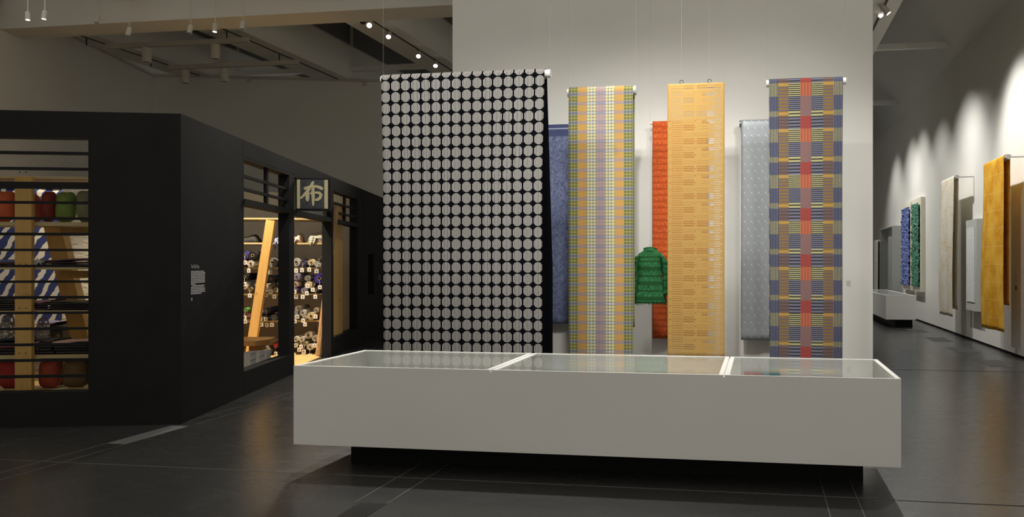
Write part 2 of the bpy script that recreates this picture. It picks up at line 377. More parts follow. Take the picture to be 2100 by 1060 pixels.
# --- slit ochre cloth (cut through)
def pat_slit(c):
    W = .70; x = c.u / W; y = c.v
    base = c.mix(c.noise(40, 3), (0.387, 0.233, 0.066), (0.440, 0.268, 0.084))
    rf = (y / .0256).frac(); blk = (y / .1536).frac(); wide = blk.lt(.5); blk2 = (y / .3072 + .25).frac().lt(.62)
    gap = (((y / .0768).frac()).gt(.06)); wl_ = (wide * rf.lt(.68) + (1.0 - wide) * rf.lt(.16)) * gap
    wl2 = ((1.0 - wide) * rf.lt(.68) + wide * rf.lt(.16)) * gap
    pins = ((x - .045).abs().lt(.008) + (x - .49).abs().lt(.008) + (x - .945).abs().lt(.008)) * ((y / .0768).frac() - .5).abs().lt(.06)
    dots = x.between(.06, .27) * ((x * 40.0).frac()).lt(.5) * rf.lt(.55) * gap * .75
    slitA = x.between(.28, .47) * wl_ * .5
    slitB = x.between(.515, .69) * (blk2 * wl_ + (1.0 - blk2) * wl2 * x.gt(.60)) * .5
    slitC = x.between(.69, .81) * (blk2 * wl_ + (1.0 - blk2) * wl2) * .9
    dots2 = x.between(.81, .935) * ((x * 28.0).frac()).lt(.55) * rf.lt(.62) * gap * .85
    hole = (dots + slitA + slitB + slitC + dots2 + pins).min(1.0) * y.between(.02, 4.0)
    return base, 1.0 - hole
xa, xb, zt = on_y(1369, 174, 8.9).x, on_y(1486, 170, 8.9).x, on_y(1428, 171, 8.9).z
t = empty('slit_ochre_hanging', ((xa + xb) / 2, 8.9, .5)); tag(t, 'ochre hanging textile cut through with rows of slits and holes', 'textile')
cloth(t, xa, xb, 8.9, zt, zt - .5, 0, .006, mat('slit_ochre_cloth', pat_slit, .8, .2), wave=.002, seed=8, width_uv=.70, tail=lambda a, g: -.0 + .02 * g * g)
MB().box(xa, xb, 8.895, 8.912, zt - .05, zt - .004).build('top_bar', mat('ochre_bar', (.5, .3, .08), .6), t)
for fx in (.245, .735):
    x = xa + (xb - xa) * fx; b = MB(); n = 20
    for k in range(n):
        a0, a1 = [math.radians(-60 + 300 * q / n) for q in (k, k + 1)]
        b.tube((x + .02 * math.cos(a0 + .5), 8.905, zt + .022 + .02 * math.sin(a0 + .5)), (x + .02 * math.cos(a1 + .5), 8.905, zt + .022 + .02 * math.sin(a1 + .5)), .0035, 6)
    b.build('hook_ring', M_DARK, t); wires(t, [(x, 8.905, zt + .045)])
# --- plaid cloth with red centre
def pat_plaid(c):
    W = .90; x = c.u / W; ph = ((c.v + .02) / .503); f = ph.frac() ; f = (f - .205 + 1.0).frac()
    A, B, Cc, D = f.lt(.29), f.between(.29, .61), f.between(.61, .73), f.gt(.73); yel = (A + Cc).min(1.0)
    fx = (x - .5).abs(); n = c.noise(70, 3, 'UV', (1, 1, 1)); wob = (n - .5) * .012
    vl = ((x + wob * .4) * 48.0).frac().lt(.42); hl = ((c.v + wob * .25) * 46.0).frac(); hl2 = ((c.v + wob * .25) * 28.0).frac()
    outer = c.mix(vl, c.mix(yel, (0.040, 0.043, 0.075), (0.072, 0.075, 0.100)), c.mix(yel, (0.136, 0.140, 0.208), (0.359, 0.323, 0.144)))
    first = (f.lt(.07) + f.between(.635, .70)).min(1.0)
    brown = c.mix(D, c.mix(hl2.lt(.48), (0.144, 0.111, 0.119), (0.230, 0.140, 0.040)), c.mix(hl2.lt(.5), (0.104, 0.068, 0.061), (0.144, 0.100, 0.097)))
    brown = c.mix(first, brown, (0.395, 0.236, 0.061))
    dk = c.mix(n, (0.020, 0.020, 0.016), (0.053, 0.051, 0.040))
    st_a = c.mix(hl.lt(.52), dk, (0.402, 0.374, 0.201)); st_b = c.mix(hl.lt(.55), dk, (0.165, 0.165, 0.244)); st_c = c.mix(hl2.lt(.6), dk, (0.402, 0.374, 0.201)); st_d = c.mix(hl2.lt(.55), dk, (0.158, 0.158, 0.236))
    stripe = c.mix(A, c.mix(B, c.mix(Cc, st_d, st_c), st_b), st_a)
    rl_ = ((x + wob * .4) * 46.0).frac().lt(.4); rl2 = ((x - .44) * 24.0).frac().lt(.3)
    red = c.mix(A, c.mix(D, c.mix(c.noise(120, 2), (0.172, 0.086, 0.086), (0.259, 0.158, 0.151)), c.mix(rl_, (0.338, 0.068, 0.053), (0.215, 0.040, 0.043))), c.mix(rl2, (0.445, 0.132, 0.064), (0.287, 0.072, 0.061)))
    return c.mix(fx.gt(.075), red, c.mix(fx.gt(.235), stripe, c.mix(fx.gt(.375), brown, outer)))
xa, xb, zt = on_y(1577, 164, 8.9).x, on_y(1728, 158, 8.9).x, on_y(1652, 160, 8.9).z
t = empty('plaid_hanging', ((xa + xb) / 2, 8.9, .45)); tag(t, 'blue brown and yellow plaid hanging textile with red central stripe', 'textile')
cloth(t, xa, xb, 8.9, zt, zt - .5, zt - .8, .045, mat('plaid_cloth', pat_plaid, .85, .2), wave=.008, narrow=.02, seed=12, width_uv=.90)
rod(t, xa - .03, xb + .035, 8.9, zt - .048, .038, M_ACR); wires(t, [(xa - .02, 8.9, zt - .03), (xb + .025, 8.9, zt - .03)])
# --- three cloths close to the partition
Yw = 9.88
def pat_blue(c):
    n = c.ramp(c.noise(16, 5, 'UV', (1.3, 1, 1), .65, 1.6), .35, .72); top = c.v.lt(.16); ln = c.v.between(.055, .07)
    col = c.mix(n, (.075, .09, .20), (.24, .28, .42)); return c.mix(ln, c.mix(top, col, (.06, .075, .18)), (.4, .43, .55))
xa, xb, zt = on_y(1060, 255, Yw).x, on_y(1215, 255, Yw).x, on_y(1150, 255, Yw).z
zl = on_y(1150, 661, Yw).z
t = empty('blue_feather_hanging', ((xa + xb) / 2, Yw, zl)); tag(t, 'blue feathery hanging textile between circle print and dotted cloth', 'textile')
cloth(t, xa, xb, Yw, zt, zt - zl, 0, .012, mat('blue_feather_cloth', pat_blue, .7, .3, bump=lambda c: c.noise(16, 5, 'UV', (1.3, 1, 1), .65, 1.6), bump_d=.01), wave=.003, seed=2)
rod(t, xa, xb, Yw, zt - .015, .01, M_ACR)
for fx in (.2, .8): MB().tube((xa + (xb - xa) * fx, Yw, zt - .02), (xa + (xb - xa) * fx, Y_P, zt - .02), .006, 8).build('wall_pin', M_STEEL, t)
def pat_orange(c):
    rw = (c.v / .078).frac(); n = c.noise(45, 4, 'UV', (1.6, .5, 1)); m_ = c.ramp(n, .4, .62) * rw.between(.25, .9)
    return c.mix(m_, (.42, .065, .012), (.62, .125, .03))
xa, xb, zt = on_y(1338.5, 249, Yw).x, on_y(1450, 247, Yw).x, on_y(1340, 249, Yw).z; zl = on_y(1340, 690, Yw).z
t = empty('orange_hanging', ((xa + xb) / 2, Yw, zl)); tag(t, 'burnt orange ribbed hanging textile behind the green jacket', 'textile')
cloth(t, xa, xb, Yw, zt, zt - zl, .4, .02, mat('orange_cloth', pat_orange, .85, .2, bump=lambda c: c.noise(45, 4, 'UV', (1.6, .5, 1)) * (c.v / .078).frac(), bump_d=.02), wave=.004, seed=6)
rod(t, xa - .03, xb + .03, Yw, zt - .025, .016, M_ACR)
for fx in (.02, .98): MB().tube((xa + (xb - xa) * fx, Yw, zt - .03), (xa + (xb - xa) * fx, Y_P, zt - .03), .008, 8).build('wall_pin', M_STEEL, t)
def pat_silver(c):
    gx_, gy_ = c.u / .085, c.v / .088; ox = gy_.floor().mod(2.0) * .5; fx, fy = (gx_ + ox).frac() - .5, gy_.frac() - .5
    tri = ((fy + .12).between(0, .24)) * (fx.abs().lt((fy + .12) * .6)); dot2 = ((fx - .2) * (fx - .2) + (fy - .3) * (fy - .3)).sqrt().lt(.06)
    base = c.mix(c.noise(3, 3), (.27, .295, .32), (.37, .395, .415)); fine = ((c.u * 160.0).frac().lt(.5) + (c.v * 160.0).frac().lt(.5)) * .06
    return c.mix((tri + dot2).min(1.0) * .8, c.mix(fine, base, (.6, .6, .6)), (.62, .64, .64))
xa, xb, zt = on_y(1520, 248, Yw).x, on_y(1655, 243, Yw).x, on_y(1522, 246, Yw).z; zl = on_y(1520, 688, Yw).z
t = empty('silver_hanging', ((xa + xb) / 2, Yw, zl)); tag(t, 'silver grey hanging textile with small white motifs behind the plaid', 'textile')
cloth(t, xa, xb, Yw, zt, zt - zl, .5, .045, mat('silver_cloth', pat_silver, .42, .5, .25), wave=.012, seed=9, nw=1.5, tail=lambda a, g: -.03 * g)
rod(t, xa - .02, xb + .02, Yw, zt - .048, .042, mat('grey_metal_tube', (.16, .17, .18), .35, .5, .6))
MB().tube((xa - .01, Yw, zt - .05), (xa - .01, Y_P, zt - .05), .012, 8).build('wall_pin', M_STEEL, t); MB().tube((xb + .01, Yw, zt - .05), (xb + .01, Y_P, zt - .05), .012, 8).build('wall_pin', M_STEEL, t)
# wall captions on the partition
def caption(name, label, pts_fn, lines, m):
    b = MB()
    for (x0, x1, z0, z1) in lines: b.quad(pts_fn(x0, z0), pts_fn(x1, z0), pts_fn(x1, z1), pts_fn(x0, z1))
    o = b.build(name, m); tag(o, label, 'caption'); return o
M_INK = mat('grey_caption_ink', (.42, .42, .40), .8, .2); M_INKW = mat('white_vinyl_ink', (.62, .62, .62), .8, .2)
q = on_y(1736, 576, Y_P)
caption('wall_caption', 'small grey caption on partition wall right of the plaid textile', lambda x, z: (q.x + x, Y_P - .002, q.z + z), [(0, .05 - .01 * (k % 2), -k * .014 - .005, -k * .014) for k in range(5)], M_INK)
# ------------------------------------------------------------------ green jacket
Yj = 9.45; S_ = on_y(1331, 0, Yj); px = (on_y(1332, 540, Yj).x - on_y(1331, 540, Yj).x)
jx, jz = on_y(1333.5, 507, Yj).x, on_y(1333.5, 507, Yj).z
def pat_green(c):
    z = c.v; rw = (z / .118).frac(); n = c.noise(70, 3, 'UV', (1.3, .45, 1)); hi = (rw.between(.08, .38) + rw.between(.5, .82)).min(1.0) * c.ramp(n, .42, .62)
    return c.mix(hi, c.mix(c.noise(90, 2), (.008, .055, .014), (.018, .10, .026)), (.045, .24, .085))
M_GREEN = mat('green_fringed_cloth', pat_green, .85, .2, bump=lambda c: c.noise(90, 3, 'UV', (1.2, .5, 1)), bump_d=.006)
jk = empty('green_jacket', (jx, Yj, jz - 118 * px)); tag(jk, 'green short jacket with fringed hem hung between two cloths', 'jacket')
prof = [(7.5, 14.5, .075), (9.5, 17.5, .08), (12.5, 23, .085), (17, 26, .09), (26, 25, .10), (42, 24.5, .11), (60, 25, .112), (77, 27.5, .12), (95, 30.5, .125), (113, 33, .13)]
def ring_surface(profile, cx=0, n=36):
    b = MB()
    def fn(a, t):
        k = t * (len(profile) - 1); i = min(int(k), len(profile) - 2); f = k - i
        d, hw, dp = [profile[i][q] * (1 - f) + profile[i + 1][q] * f for q in range(3)]
        an = 2 * math.pi * a; fold = 1 + .025 * math.sin(7 * an + d * .06) * min(1, d / 60)
        return (jx + cx + hw * px * math.copysign(abs(math.cos(an)) ** .85, math.cos(an)) * fold, Yj + dp * math.sin(an) * fold, jz - d * px)
    b.grid(n, 40, fn, uvfn=lambda a, t: (a * 1.1, t * .62)); return b
ring_surface(prof).build('jacket_body', M_GREEN, jk, smooth=True, solid=.004)
for sgn in (-1, 1):
    b = MB(); path = [(20, 14, 5), (25, 19, 8), (28.5, 28, 8), (30.5, 42, 6.8), (31.6, 60, 6.0), (31.6, 80, 5.4), (31.2, 97, 5.0)]
    def fn(a, t, sgn=sgn):
        k = t * (len(path) - 1); i = min(int(k), len(path) - 2); f = k - i
        ox, d, r = [path[i][q] * (1 - f) + path[i + 1][q] * f for q in range(3)]; an = 2 * math.pi * a; w_ = 1 + .06 * math.sin(d * .5 + an)
        return (jx + sgn * (ox + r * .85 * math.cos(an) * w_) * px, Yj - .02 + r * 1.3 * px * math.sin(an) * w_, jz - (d + 2.5 * math.cos(an) * (1 - t)) * px)
    b.grid(18, 24, fn, uvfn=lambda a, t: (a * .4, .04 + t * .5)).build('sleeve', M_GREEN, jk, smooth=True, solid=.004)
b = MB()
def fnc(a, t):
    an = 2 * math.pi * a; rr = 13.5 + 3.0 * t - 1.5 * math.sin(t * 3.1); return (jx + rr * px * math.cos(an), Yj + (.07 + .012 * t) * math.sin(an), jz - (0.8 + 8.5 * t + 1.2 * math.cos(2 * an)) * px)
b.grid(28, 6, fnc, uvfn=lambda a, t: (a, t * .04)).build('collar', M_GREEN, jk, smooth=True, solid=.006)
b = MB()
for k in range(90):
    an = 2 * math.pi * k / 90; x, y = jx + 32.5 * px * math.cos(an), Yj + .13 * math.sin(an); z = jz - 112 * px; l = random.uniform(3, 7) * px
    b.tube((x, y, z), (x + random.uniform(-.004, .004), y, z - l), .0028, 4, .0014)
b.build('hem_fringe', M_GREEN, jk)
b = MB(); b.beam((jx - 26 * px, Yj, jz - 15 * px), (jx + 26 * px, Yj, jz - 15 * px), .02, .012); b.tube((jx, Yj, jz - 15 * px), (jx, Yj, jz + .03), .004, 8); b.build('hanger', M_STEEL, jk)
wires(jk, [(jx, Yj, jz + .03)])
# ------------------------------------------------------------------ large display case
CX0, CX1, CYF, CYB, CZB, CZT = -3.463, .93, 5.505, 6.60, .21, .785
dc = empty('long_display_case', ((CX0 + CX1) / 2, (CYF + CYB) / 2, 0)); tag(dc, 'long white glass-topped display case on a black recessed plinth', 'display case')
b = MB(); th = .04; zd = CZT - .13
b.box(CX0, CX1, CYF, CYF + th, CZB, CZT); b.build('front_panel', M_WHITE, dc)
MB().box(CX0, CX1, CYB - th, CYB, CZB, CZT).build('back_panel', M_WHITE2, dc)
MB().box(CX0, CX0 + th, CYF + th, CYB - th, CZB, CZT).build('side_panel', M_WHITE, dc); MB().box(CX1 - th, CX1, CYF + th, CYB - th, CZB, CZT).build('side_panel', M_WHITE2, dc)
MB().box(CX0 + th, CX1 - th, CYF + th, CYB - th, CZB, zd).build('display_deck', M_WHITE2, dc)
d1, d2 = on_z(1093, 728, CZT).x, on_z(1497, 735, CZT).x
p0 = on_z(690, 957, 0); p1 = on_z(1774, 994, 0)
MB().box(p0.x, p1.x, CYF + .42, CYB - .25, 0, CZB).build('plinth', M_PLINTH, dc)
edges = [CX0, d1, d2, CX1]
for i in range(3):
    a, c_ = edges[i] + (.0 if i == 0 else .005), edges[i + 1] - (.0 if i == 2 else .005); fr = .032
    f = MB(); f.box(a, c_, CYF, CYF + .02, CZT, CZT + .016); f.box(a, c_, CYB - fr, CYB, CZT, CZT + .016)
    f.box(a, a + fr, CYF + .02, CYB - fr, CZT, CZT + .016); f.box(c_ - fr, c_, CYF + .02, CYB - fr, CZT, CZT + .016)
    f = f.build('lid_frame', M_WHITE2, dc)
    MB().quad((a + fr, CYF + .02, CZT + .012), (c_ - fr, CYF + .02, CZT + .012), (c_ - fr, CYB - fr, CZT + .012), (a + fr, CYB - fr, CZT + .012))
    g = MB(); g.quad((a + fr, CYF + .02, CZT + .012), (c_ - fr, CYF + .02, CZT + .012), (c_ - fr, CYB - fr, CZT + .012), (a + fr, CYB - fr, CZT + .012)); g.build('glass_pane', GLASS, f)
for xx in (d1, d2): MB().box(xx - .012, xx + .012, CYF + th, CYB - th, zd, CZT).build('divider', M_WHITE2, dc)
# things in the case
xa, xb = on_z(1112, 762, zd).x, on_z(1314, 764, zd).x
def pat_band(c): return c.mix((c.u * 22.0).frac().lt(.5), c.mix(c.ramp(c.noise(3, 2), .4, .6), (.05, .05, .05), (.16, .10, .05)), c.mix(c.noise(5, 2), (.10, .11, .06), (.22, .16, .20)))
yy = on_z(1200, 760, zd).y
b = MB(); b.grid(40, 6, lambda a, t: (xa + (xb - xa) * a, yy + .17 * t - .05, zd + .012 + .004 * math.sin(a * 30 + t * 5)), uvfn=lambda a, t: (a, t * .2))
for v_ in b.v: v_.z += .006
o = b.build('woven_band', mat('dark_woven_band', pat_band, .85, .2), None, smooth=True, solid=.018); tag(o, 'long dark patterned woven band lying inside the display case', 'textile')
for (u0, u1, ca, cb, lab) in ((1526, 1562, (.09, .10, .16), (.40, .10, .07), 'small navy and red fabric sample inside the display case'), (1564, 1599, (.36, .22, .06), (.07, .22, .22), 'small ochre and teal fabric sample inside the display case')):
    xa, xb = on_z(u0, 768, zd).x, on_z(u1, 768, zd).x; y0 = on_z(1560, 771, zd).y; r_ = empty('fabric_sample', ((xa + xb) / 2, y0 + .1, zd)); tag(r_, lab, 'fabric sample', 'fabric samples in the display case')
    MB().box(xa, xb, y0 - .02, y0 + .06, zd + .001, zd + .025).build('lower_fold', mat('sample_' + str(u0), cb, .8), r_, bevel=.004)
    MB().box(xa, xb, y0 + .061, y0 + .16, zd + .001, zd + .03).build('upper_fold', mat('sampleb_' + str(u0), ca, .8), r_, bevel=.004)
# ------------------------------------------------------------------ textiles and cases along the right wall (they face -x)
AR = -math.pi / 2     # local x -> world -y ; local y -> world x
def wall_cloth(name, label, u0, u1, vt, vb, xrod, m, back, r=.05, **kw):
    pf, pn = on_x(u0, vt, xrod), on_x(u1, vt, xrod); zt = (on_x(u0, vt[0] if isinstance(vt, tuple) else vt, xrod).z); 
    return pf, pn
def side_hanging(name, label, u_far, v_far, u_near, v_bot, xr, m, back_len, r, wave, tail=None, seed=1, wuv=None):
    pf = on_x(u_far, v_far, xr); pn = on_x(u_near, v_far, xr); zl = on_x(u_near, v_bot, xr).z
    ya, yb = pf.y, pn.y                                  # far, near
    t = empty(name, (xr, (ya + yb) / 2, zl)); tag(t, label, 'textile')
    # local x runs from far (-ya) to near (-yb); local y = world x
    cloth(t, -ya, -yb, xr, pf.z, pf.z - zl, back_len if back_len else pf.z - zl, r, m, ang=AR, wave=wave, tail=tail, seed=seed, width_uv=wuv, nw=1.2)
    rod(t, -ya - .02, -yb + .10, xr, pf.z - r, r * .8, M_STEEL, AR)
    for yy in (ya, yb - .08): MB().tube((xr, yy, pf.z - r), (X_R, yy, pf.z - r), .015, 8).build('wall_bracket', M_STEEL, t)
    return t
def pat_yellow(c):
    fx, fy = (c.u / .34 + .12).frac(), (c.v / .30).frac(); n = c.noise(9, 4); seam = (fy.lt(.035) + fx.lt(.03)).min(1.0)
    cell = c.noise(2.6, 1); base = c.mix(c.ramp(n, .3, .7), (.60, .26, .012), (.76, .40, .025)); base = c.mix(c.ramp(cell, .42, .62), base, (.80, .46, .05))
    pale = c.ramp(c.noise(14, 5), .62, .72); return c.mix(pale * .5 + seam * .45, base, (.85, .62, .25))
side_hanging('yellow_hanging', 'golden yellow patchwork hanging textile on the white side wall', 2023, 335, 2065, 676, 3.95, mat('yellow_patchwork_cloth', pat_yellow, .75, .3, trans=.15), 2.4, .05, .02, tail=lambda a, g: -.07 * math.sin(g * 2.8) * g * (1 - .6 * a) + .04 * g * a, seed=4)
def pat_cream(c):
    w_ = c.noise(8, 2, 'UV', (1, .6, 1), .5, 1.0); ln = (w_ - .5).abs().lt(.016); w2 = c.noise(11, 2, 'UV', (.7, .5, 1), .5, 2.0); ln2 = (w2 - .47).abs().lt(.013)
    return c.mix((ln + ln2).min(1.0) * c.ramp(c.noise(3, 1), .38, .55), (.84, .80, .70), (.70, .48, .14))
side_hanging('cream_hanging', 'cream hanging textile with loose yellow strokes on the white side wall', 1934, 371, 1961, 646, 3.95, mat('cream_stroke_cloth', pat_cream, .75, .3, trans=.2), 2.7, .045, .015, tail=lambda a, g: -.07 * math.sin(g * 3.0) * g * (1 - .6 * a), seed=7)
side_hanging('pale_hanging', 'plain pale hanging textile at the far end of the side wall', 1795, 493, 1803, 600, 3.95, mat('pale_cloth', (.74, .73, .68), .75), 1.8, .04, .006, seed=9)
# grey framed panel
xf = 4.13; pf, pn = on_x(1981, 452, xf), on_x(2003, 449, xf); zl = on_x(2003, 639, xf).z; zt = (pf.z + pn.z) / 2
r_ = empty('framed_white_cloth', (X_R, (pf.y + pn.y) / 2, zl)); tag(r_, 'white cloth in a pale grey box frame on the side wall', 'framed textile')
M_PGREY = mat('pale_grey_frame', (.50, .52, .48), .6)
MB().box(xf, X_R - .001, pn.y, pf.y, zl, zt).build('box_frame', M_PGREY, r_)
MB().box(xf - .012, xf - .001, pn.y + .14, pf.y - .1, zl + .17, zt - .16).build('mounted_cloth', mat('white_net_cloth', lambda c: c.mix(c.ramp(c.noise(30, 4, 'Object'), .45, .65), (.72, .73, .72), (.60, .61, .58)), .8), r_)
# blue and green relief panels
def relief(name, label, u0, u1, vt, vb, m, seed):
    xf = 4.16; pf, pn = on_x(u0, vt, xf), on_x(u1, vt, xf); zt = on_x(u1, vt, xf).z; zl = on_x(u1, vb, xf).z
    r_ = empty(name, (X_R, (pf.y + pn.y) / 2, zl)); tag(r_, label, 'textile panel')
    MB().box(xf, X_R - .001, pn.y - .10, pf.y + .10, zl - .12, zt + .14).build('mount_board', mat('cream_board', (.70, .67, .55), .7), r_)
    rnd = random.Random(seed); b = MB(); H = [[rnd.uniform(0, .05) for _ in range(61)] for _ in range(17)]
    b.grid(16, 60, lambda a, t: (xf - .012 - H[round(a * 16)][round(t * 60)], pn.y + (pf.y - pn.y) * a + (rnd.uniform(-.02, .02) if a in (0, 1) else 0), zl + (zt - zl) * t), uvfn=lambda a, t: (a, t * 2.4))
    b.build('relief_cloth', m, r_, solid=.004)
def tw(a, b_, c3): return lambda c: c.mix(c.ramp(c.noise(26, 4, 'UV', (1, 1, 1), .6, 1.5), .56, .64), c.mix(c.ramp(c.noise(22, 3, 'UV'), .35, .65), a, b_), c3)
relief('blue_relief_panel', 'crumpled blue textile panel mounted on a cream board', 1851, 1867, 424, 586, mat('blue_crumpled_cloth', tw((.03, .05, .19), (.07, .11, .36), (.5, .52, .6)), .7), 1)
relief('green_relief_panel', 'crumpled green and brown textile panel mounted on a cream board', 1872, 1887, 415, 589, mat('green_crumpled_cloth', tw((.012, .07, .045), (.03, .23, .13), (.17, .10, .10)), .7), 2)
# tall glazed wall case
xv = 3.96; yv0, yv1 = 25.0, 27.5; zv0, zv1 = .62, 2.71
r_ = empty('tall_wall_case', (X_R, 26.2, zv0)); tag(r_, 'tall grey glazed wall case with a pale cloth inside', 'display case')
M_GREY = mat('mid_grey_lacquer', (.36, .37, .36), .5)
b = MB(); b.box(xv, X_R - .001, yv0, yv0 + .03, zv0, zv1); b.box(xv, X_R - .001, yv1 - .03, yv1, zv0, zv1); b.box(xv, X_R - .001, yv0 + .03, yv1 - .03, zv1 - .03, zv1); b.box(xv, X_R - .001, yv0 + .03, yv1 - .03, zv0, zv0 + .03); b.build('case_frame', M_GREY, r_)
MB().box(X_R - .03, X_R - .002, yv0 + .03, yv1 - .03, zv0 + .03, zv1 - .03).build('back_board', mat('case_back_grey', (.55, .55, .52), .7), r_)
g = MB(); g.quad((xv + .01, yv0 + .03, zv0 + .03), (xv + .01, yv1 - .03, zv0 + .03), (xv + .01, yv1 - .03, zv1 - .03), (xv + .01, yv0 + .03, zv1 - .03)); g.build('glass_pane', GLASS, r_)
MB().box(4.10, 4.14, 25.7, 26.7, .75, 2.45).build('mounted_cloth', mat('ivory_cloth', (.68, .66, .58), .8), r_)
# low white case in the aisle
r_ = empty('low_aisle_case', (3.6, 22.9, 0)); tag(r_, 'low white glass-topped display case at the end of the aisle', 'display case')
x0, x1, y0, y1 = on_z(1817, 655, .2).x, on_z(1877, 655, .2).x, on_z(1817, 655, .2).y, 24.6
zt = .785
for nm, q in (('front_panel', (x0, x1, y0, y0 + .04)), ('back_panel', (x0, x1, y1 - .04, y1)), ('side_panel', (x0, x0 + .04, y0 + .04, y1 - .04)), ('side_panel', (x1 - .04, x1, y0 + .04, y1 - .04))): MB().box(*q, .2, zt).build(nm, M_WHITE2, r_)
MB().box(x0 + .04, x1 - .04, y0 + .04, y1 - .04, .2, .66).build('display_deck', M_WHITE2, r_); MB().box(x0 + .25, x1 - .05, y0 + .2, y1 - .2, 0, .2).build('plinth', M_PLINTH, r_)
g = MB(); g.quad((x0 + .04, y0 + .04, zt - .004), (x1 - .04, y0 + .04, zt - .004), (x1 - .04, y1 - .04, zt - .004), (x0 + .04, y1 - .04, zt - .004)); g.build('glass_pane', GLASS, r_)
# caption with small picture
q = on_x(2082, 560, X_R)
r_ = empty('wall_caption', q); tag(r_, 'small caption with a dark picture beside the yellow textile', 'caption')
b = MB()
for k in range(6): b.quad((X_R - .002, q.y, q.z - .03 * k), (X_R - .002, q.y - .10, q.z - .03 * k), (X_R - .002, q.y - .10, q.z - .03 * k - .008), (X_R - .002, q.y, q.z - .03 * k - .008))
b.build('caption_text', M_INK, r_)
MB().box(X_R - .004, X_R - .001, q.y - .10, q.y, q.z - .28, q.z - .21).build('caption_picture', mat('caption_picture', lambda c: c.mix(c.ramp(c.noise(14, 1, 'Object'), .4, .6), (.12, .05, .02), (.45, .25, .05)), .6), r_)
# floor grilles along the right wall and in the foreground
def grille(label, x0, x1, y0, y1, n, along='y', group=None, base=(.03, .03, .03), bar=(.09, .088, .085)):
    r_ = empty('floor_grille', ((x0 + x1) / 2, (y0 + y1) / 2, 0)); tag(r_, label, 'grille', group)
    MB().box(x0, x1, y0, y1, -.002, .0012).build('grille_tray', mat('grille_tray%g' % base[0], base, .6), r_)
    mb = mat('grille_bar%g' % bar[0], bar, .45)
    for k in range(n):
        f0, f1 = (k + .2) / n, (k + .62) / n
        if along == 'y': MB().box(x0 + (x1 - x0) * f0, x0 + (x1 - x0) * f1, y0, y1, .0012, .004).build('grille_bar', mb, r_)
        else: MB().box(x0, x1, y0 + (y1 - y0) * f0, y0 + (y1 - y0) * f1, .0012, .004).build('grille_bar', mb, r_)
grille('dark slotted grille in the floor before the long display case', gx(738, 1031), gx(793, 1033), 3.3, gy(760, 1031), 16, base=(.006, .006, .006), bar=(.055, .053, .05))
for (u, v, lab) in ((2040, 745, 'the yellow textile'), (1975, 718, 'the framed white cloth'), (1925, 696, 'the cream textile'), (1880, 678, 'the low aisle case')):
    q = on_z(u, v, 0); grille('dark floor grille along the side wall in front of ' + lab, q.x - .19, q.x + .19, q.y - .45, q.y + .45, 10, group='floor grilles along the side wall')
MB().box(la, lb, gy(236, 910), gy(357, 873), -.002, .002).build('trench_cover', mat('grey_trench_cover', (.17, .17, .168), .6, .3), fl)
# ------------------------------------------------------------------ the shop: walls
SH = on_p(371, 233, 0)[1]; TW = .147
def sbox(name, p0, p1, s0, s1, z0, z1, m, parent=None, bevel=0):
    b = MB(MSHOP.copy()); return b.box(-p1, -p0, s0, s1, z0, z1).build(name, m, parent, bevel=bevel)
def smb(): return MB(MSHOP.copy())
PWR = on_s(181, 500, 0)[0]; PWL = 3.4; ZWT = on_s(150, 283, 0)[1]; ZWB = on_s(150, 803, 0)[1]
b = smb(); b.box(-PWR, -0.0, 0, TW, 0, SH); b.box(-6.2, -PWL, 0, TW, 0, SH); b.box(-PWL, -PWR, 0, TW, ZWT, SH); b.box(-PWL, -PWR, 0, TW, 0, ZWB)
wf = struct(b.build('wall_shop_front', M_BLACKF))
wn = struct(sbox('window_1', PWL - .02, PWL, 0, TW, ZWB, ZWT, M_BLACKF))
for v0, v1 in ((310.5, 317), (343, 349), (373, 387), (412.5, 418), (445, 450.5), (477, 483), (510, 515), (543, 548), (575, 580), (607, 612.7), (639, 644), (671.5, 676.5), (704, 709.5), (736, 741.5), (768.5, 774.6)):
    z0, z1 = on_s(100, v1, .03)[1], on_s(100, v0, .03)[1]
    sbox('slat', PWR, PWL, .03, .055, z0, z1, M_BLACKF, wn)
S1a, S1b, SDa, SDb, S2a, S2b = on_p(500, 500, 0)[0], on_p(593, 500, 0)[0], on_p(603.5, 500, 0)[0], on_p(679, 500, 0)[0], on_p(684, 500, 0)[0], on_p(733, 500, 0)[0]
ZT0, ZT1, ZHEAD, ZSILL = 2.265, 2.335, 2.80, .285
b = smb(); L_S = 11.6
b.box(-TW, 0, TW, S1a, 0, SH); b.box(-TW, 0, S1a, S2b, ZHEAD, SH); b.box(-TW, 0, S1b, SDa, 0, ZHEAD); b.box(-TW, 0, SDb, S2a, 0, ZHEAD)
b.box(-TW, 0, S1a, S1b, 0, ZSILL); b.box(-TW, 0, S2a, S2b, 0, ZSILL + .03)
SN0, SN1 = on_p(755, 560, 0)[0], on_p(767, 560, 0)[0]; ZN0, ZN1 = on_p(761, 604, 0)[1], on_p(761, 521, 0)[1]
b.box(-TW, 0, S2b, SN0, 0, SH); b.box(-TW, 0, SN1, L_S, 0, SH); b.box(-TW, 0, SN0, SN1, 0, ZN0); b.box(-TW, 0, SN0, SN1, ZN1, SH); b.box(-TW, -.12, SN0, SN1, ZN0, ZN1)
ws = struct(b.build('wall_shop_side', M_BLACKS))
for s in (on_p(498, 500, 0)[0], on_p(735, 500, 0)[0], on_p(744, 500, 0)[0]): sbox('panel_seam', -.0008, 0.001, s, s + .012, 0, SH, M_PLINTH, ws)
sbox('panel_seam', -.0008, .001, S1a - .02, S2b, 2.835, 2.85, M_PLINTH, ws)
sbox('window_sill', 0, TW, S1a, S1b, ZSILL, ZSILL + .004, M_BLACKS, ws)
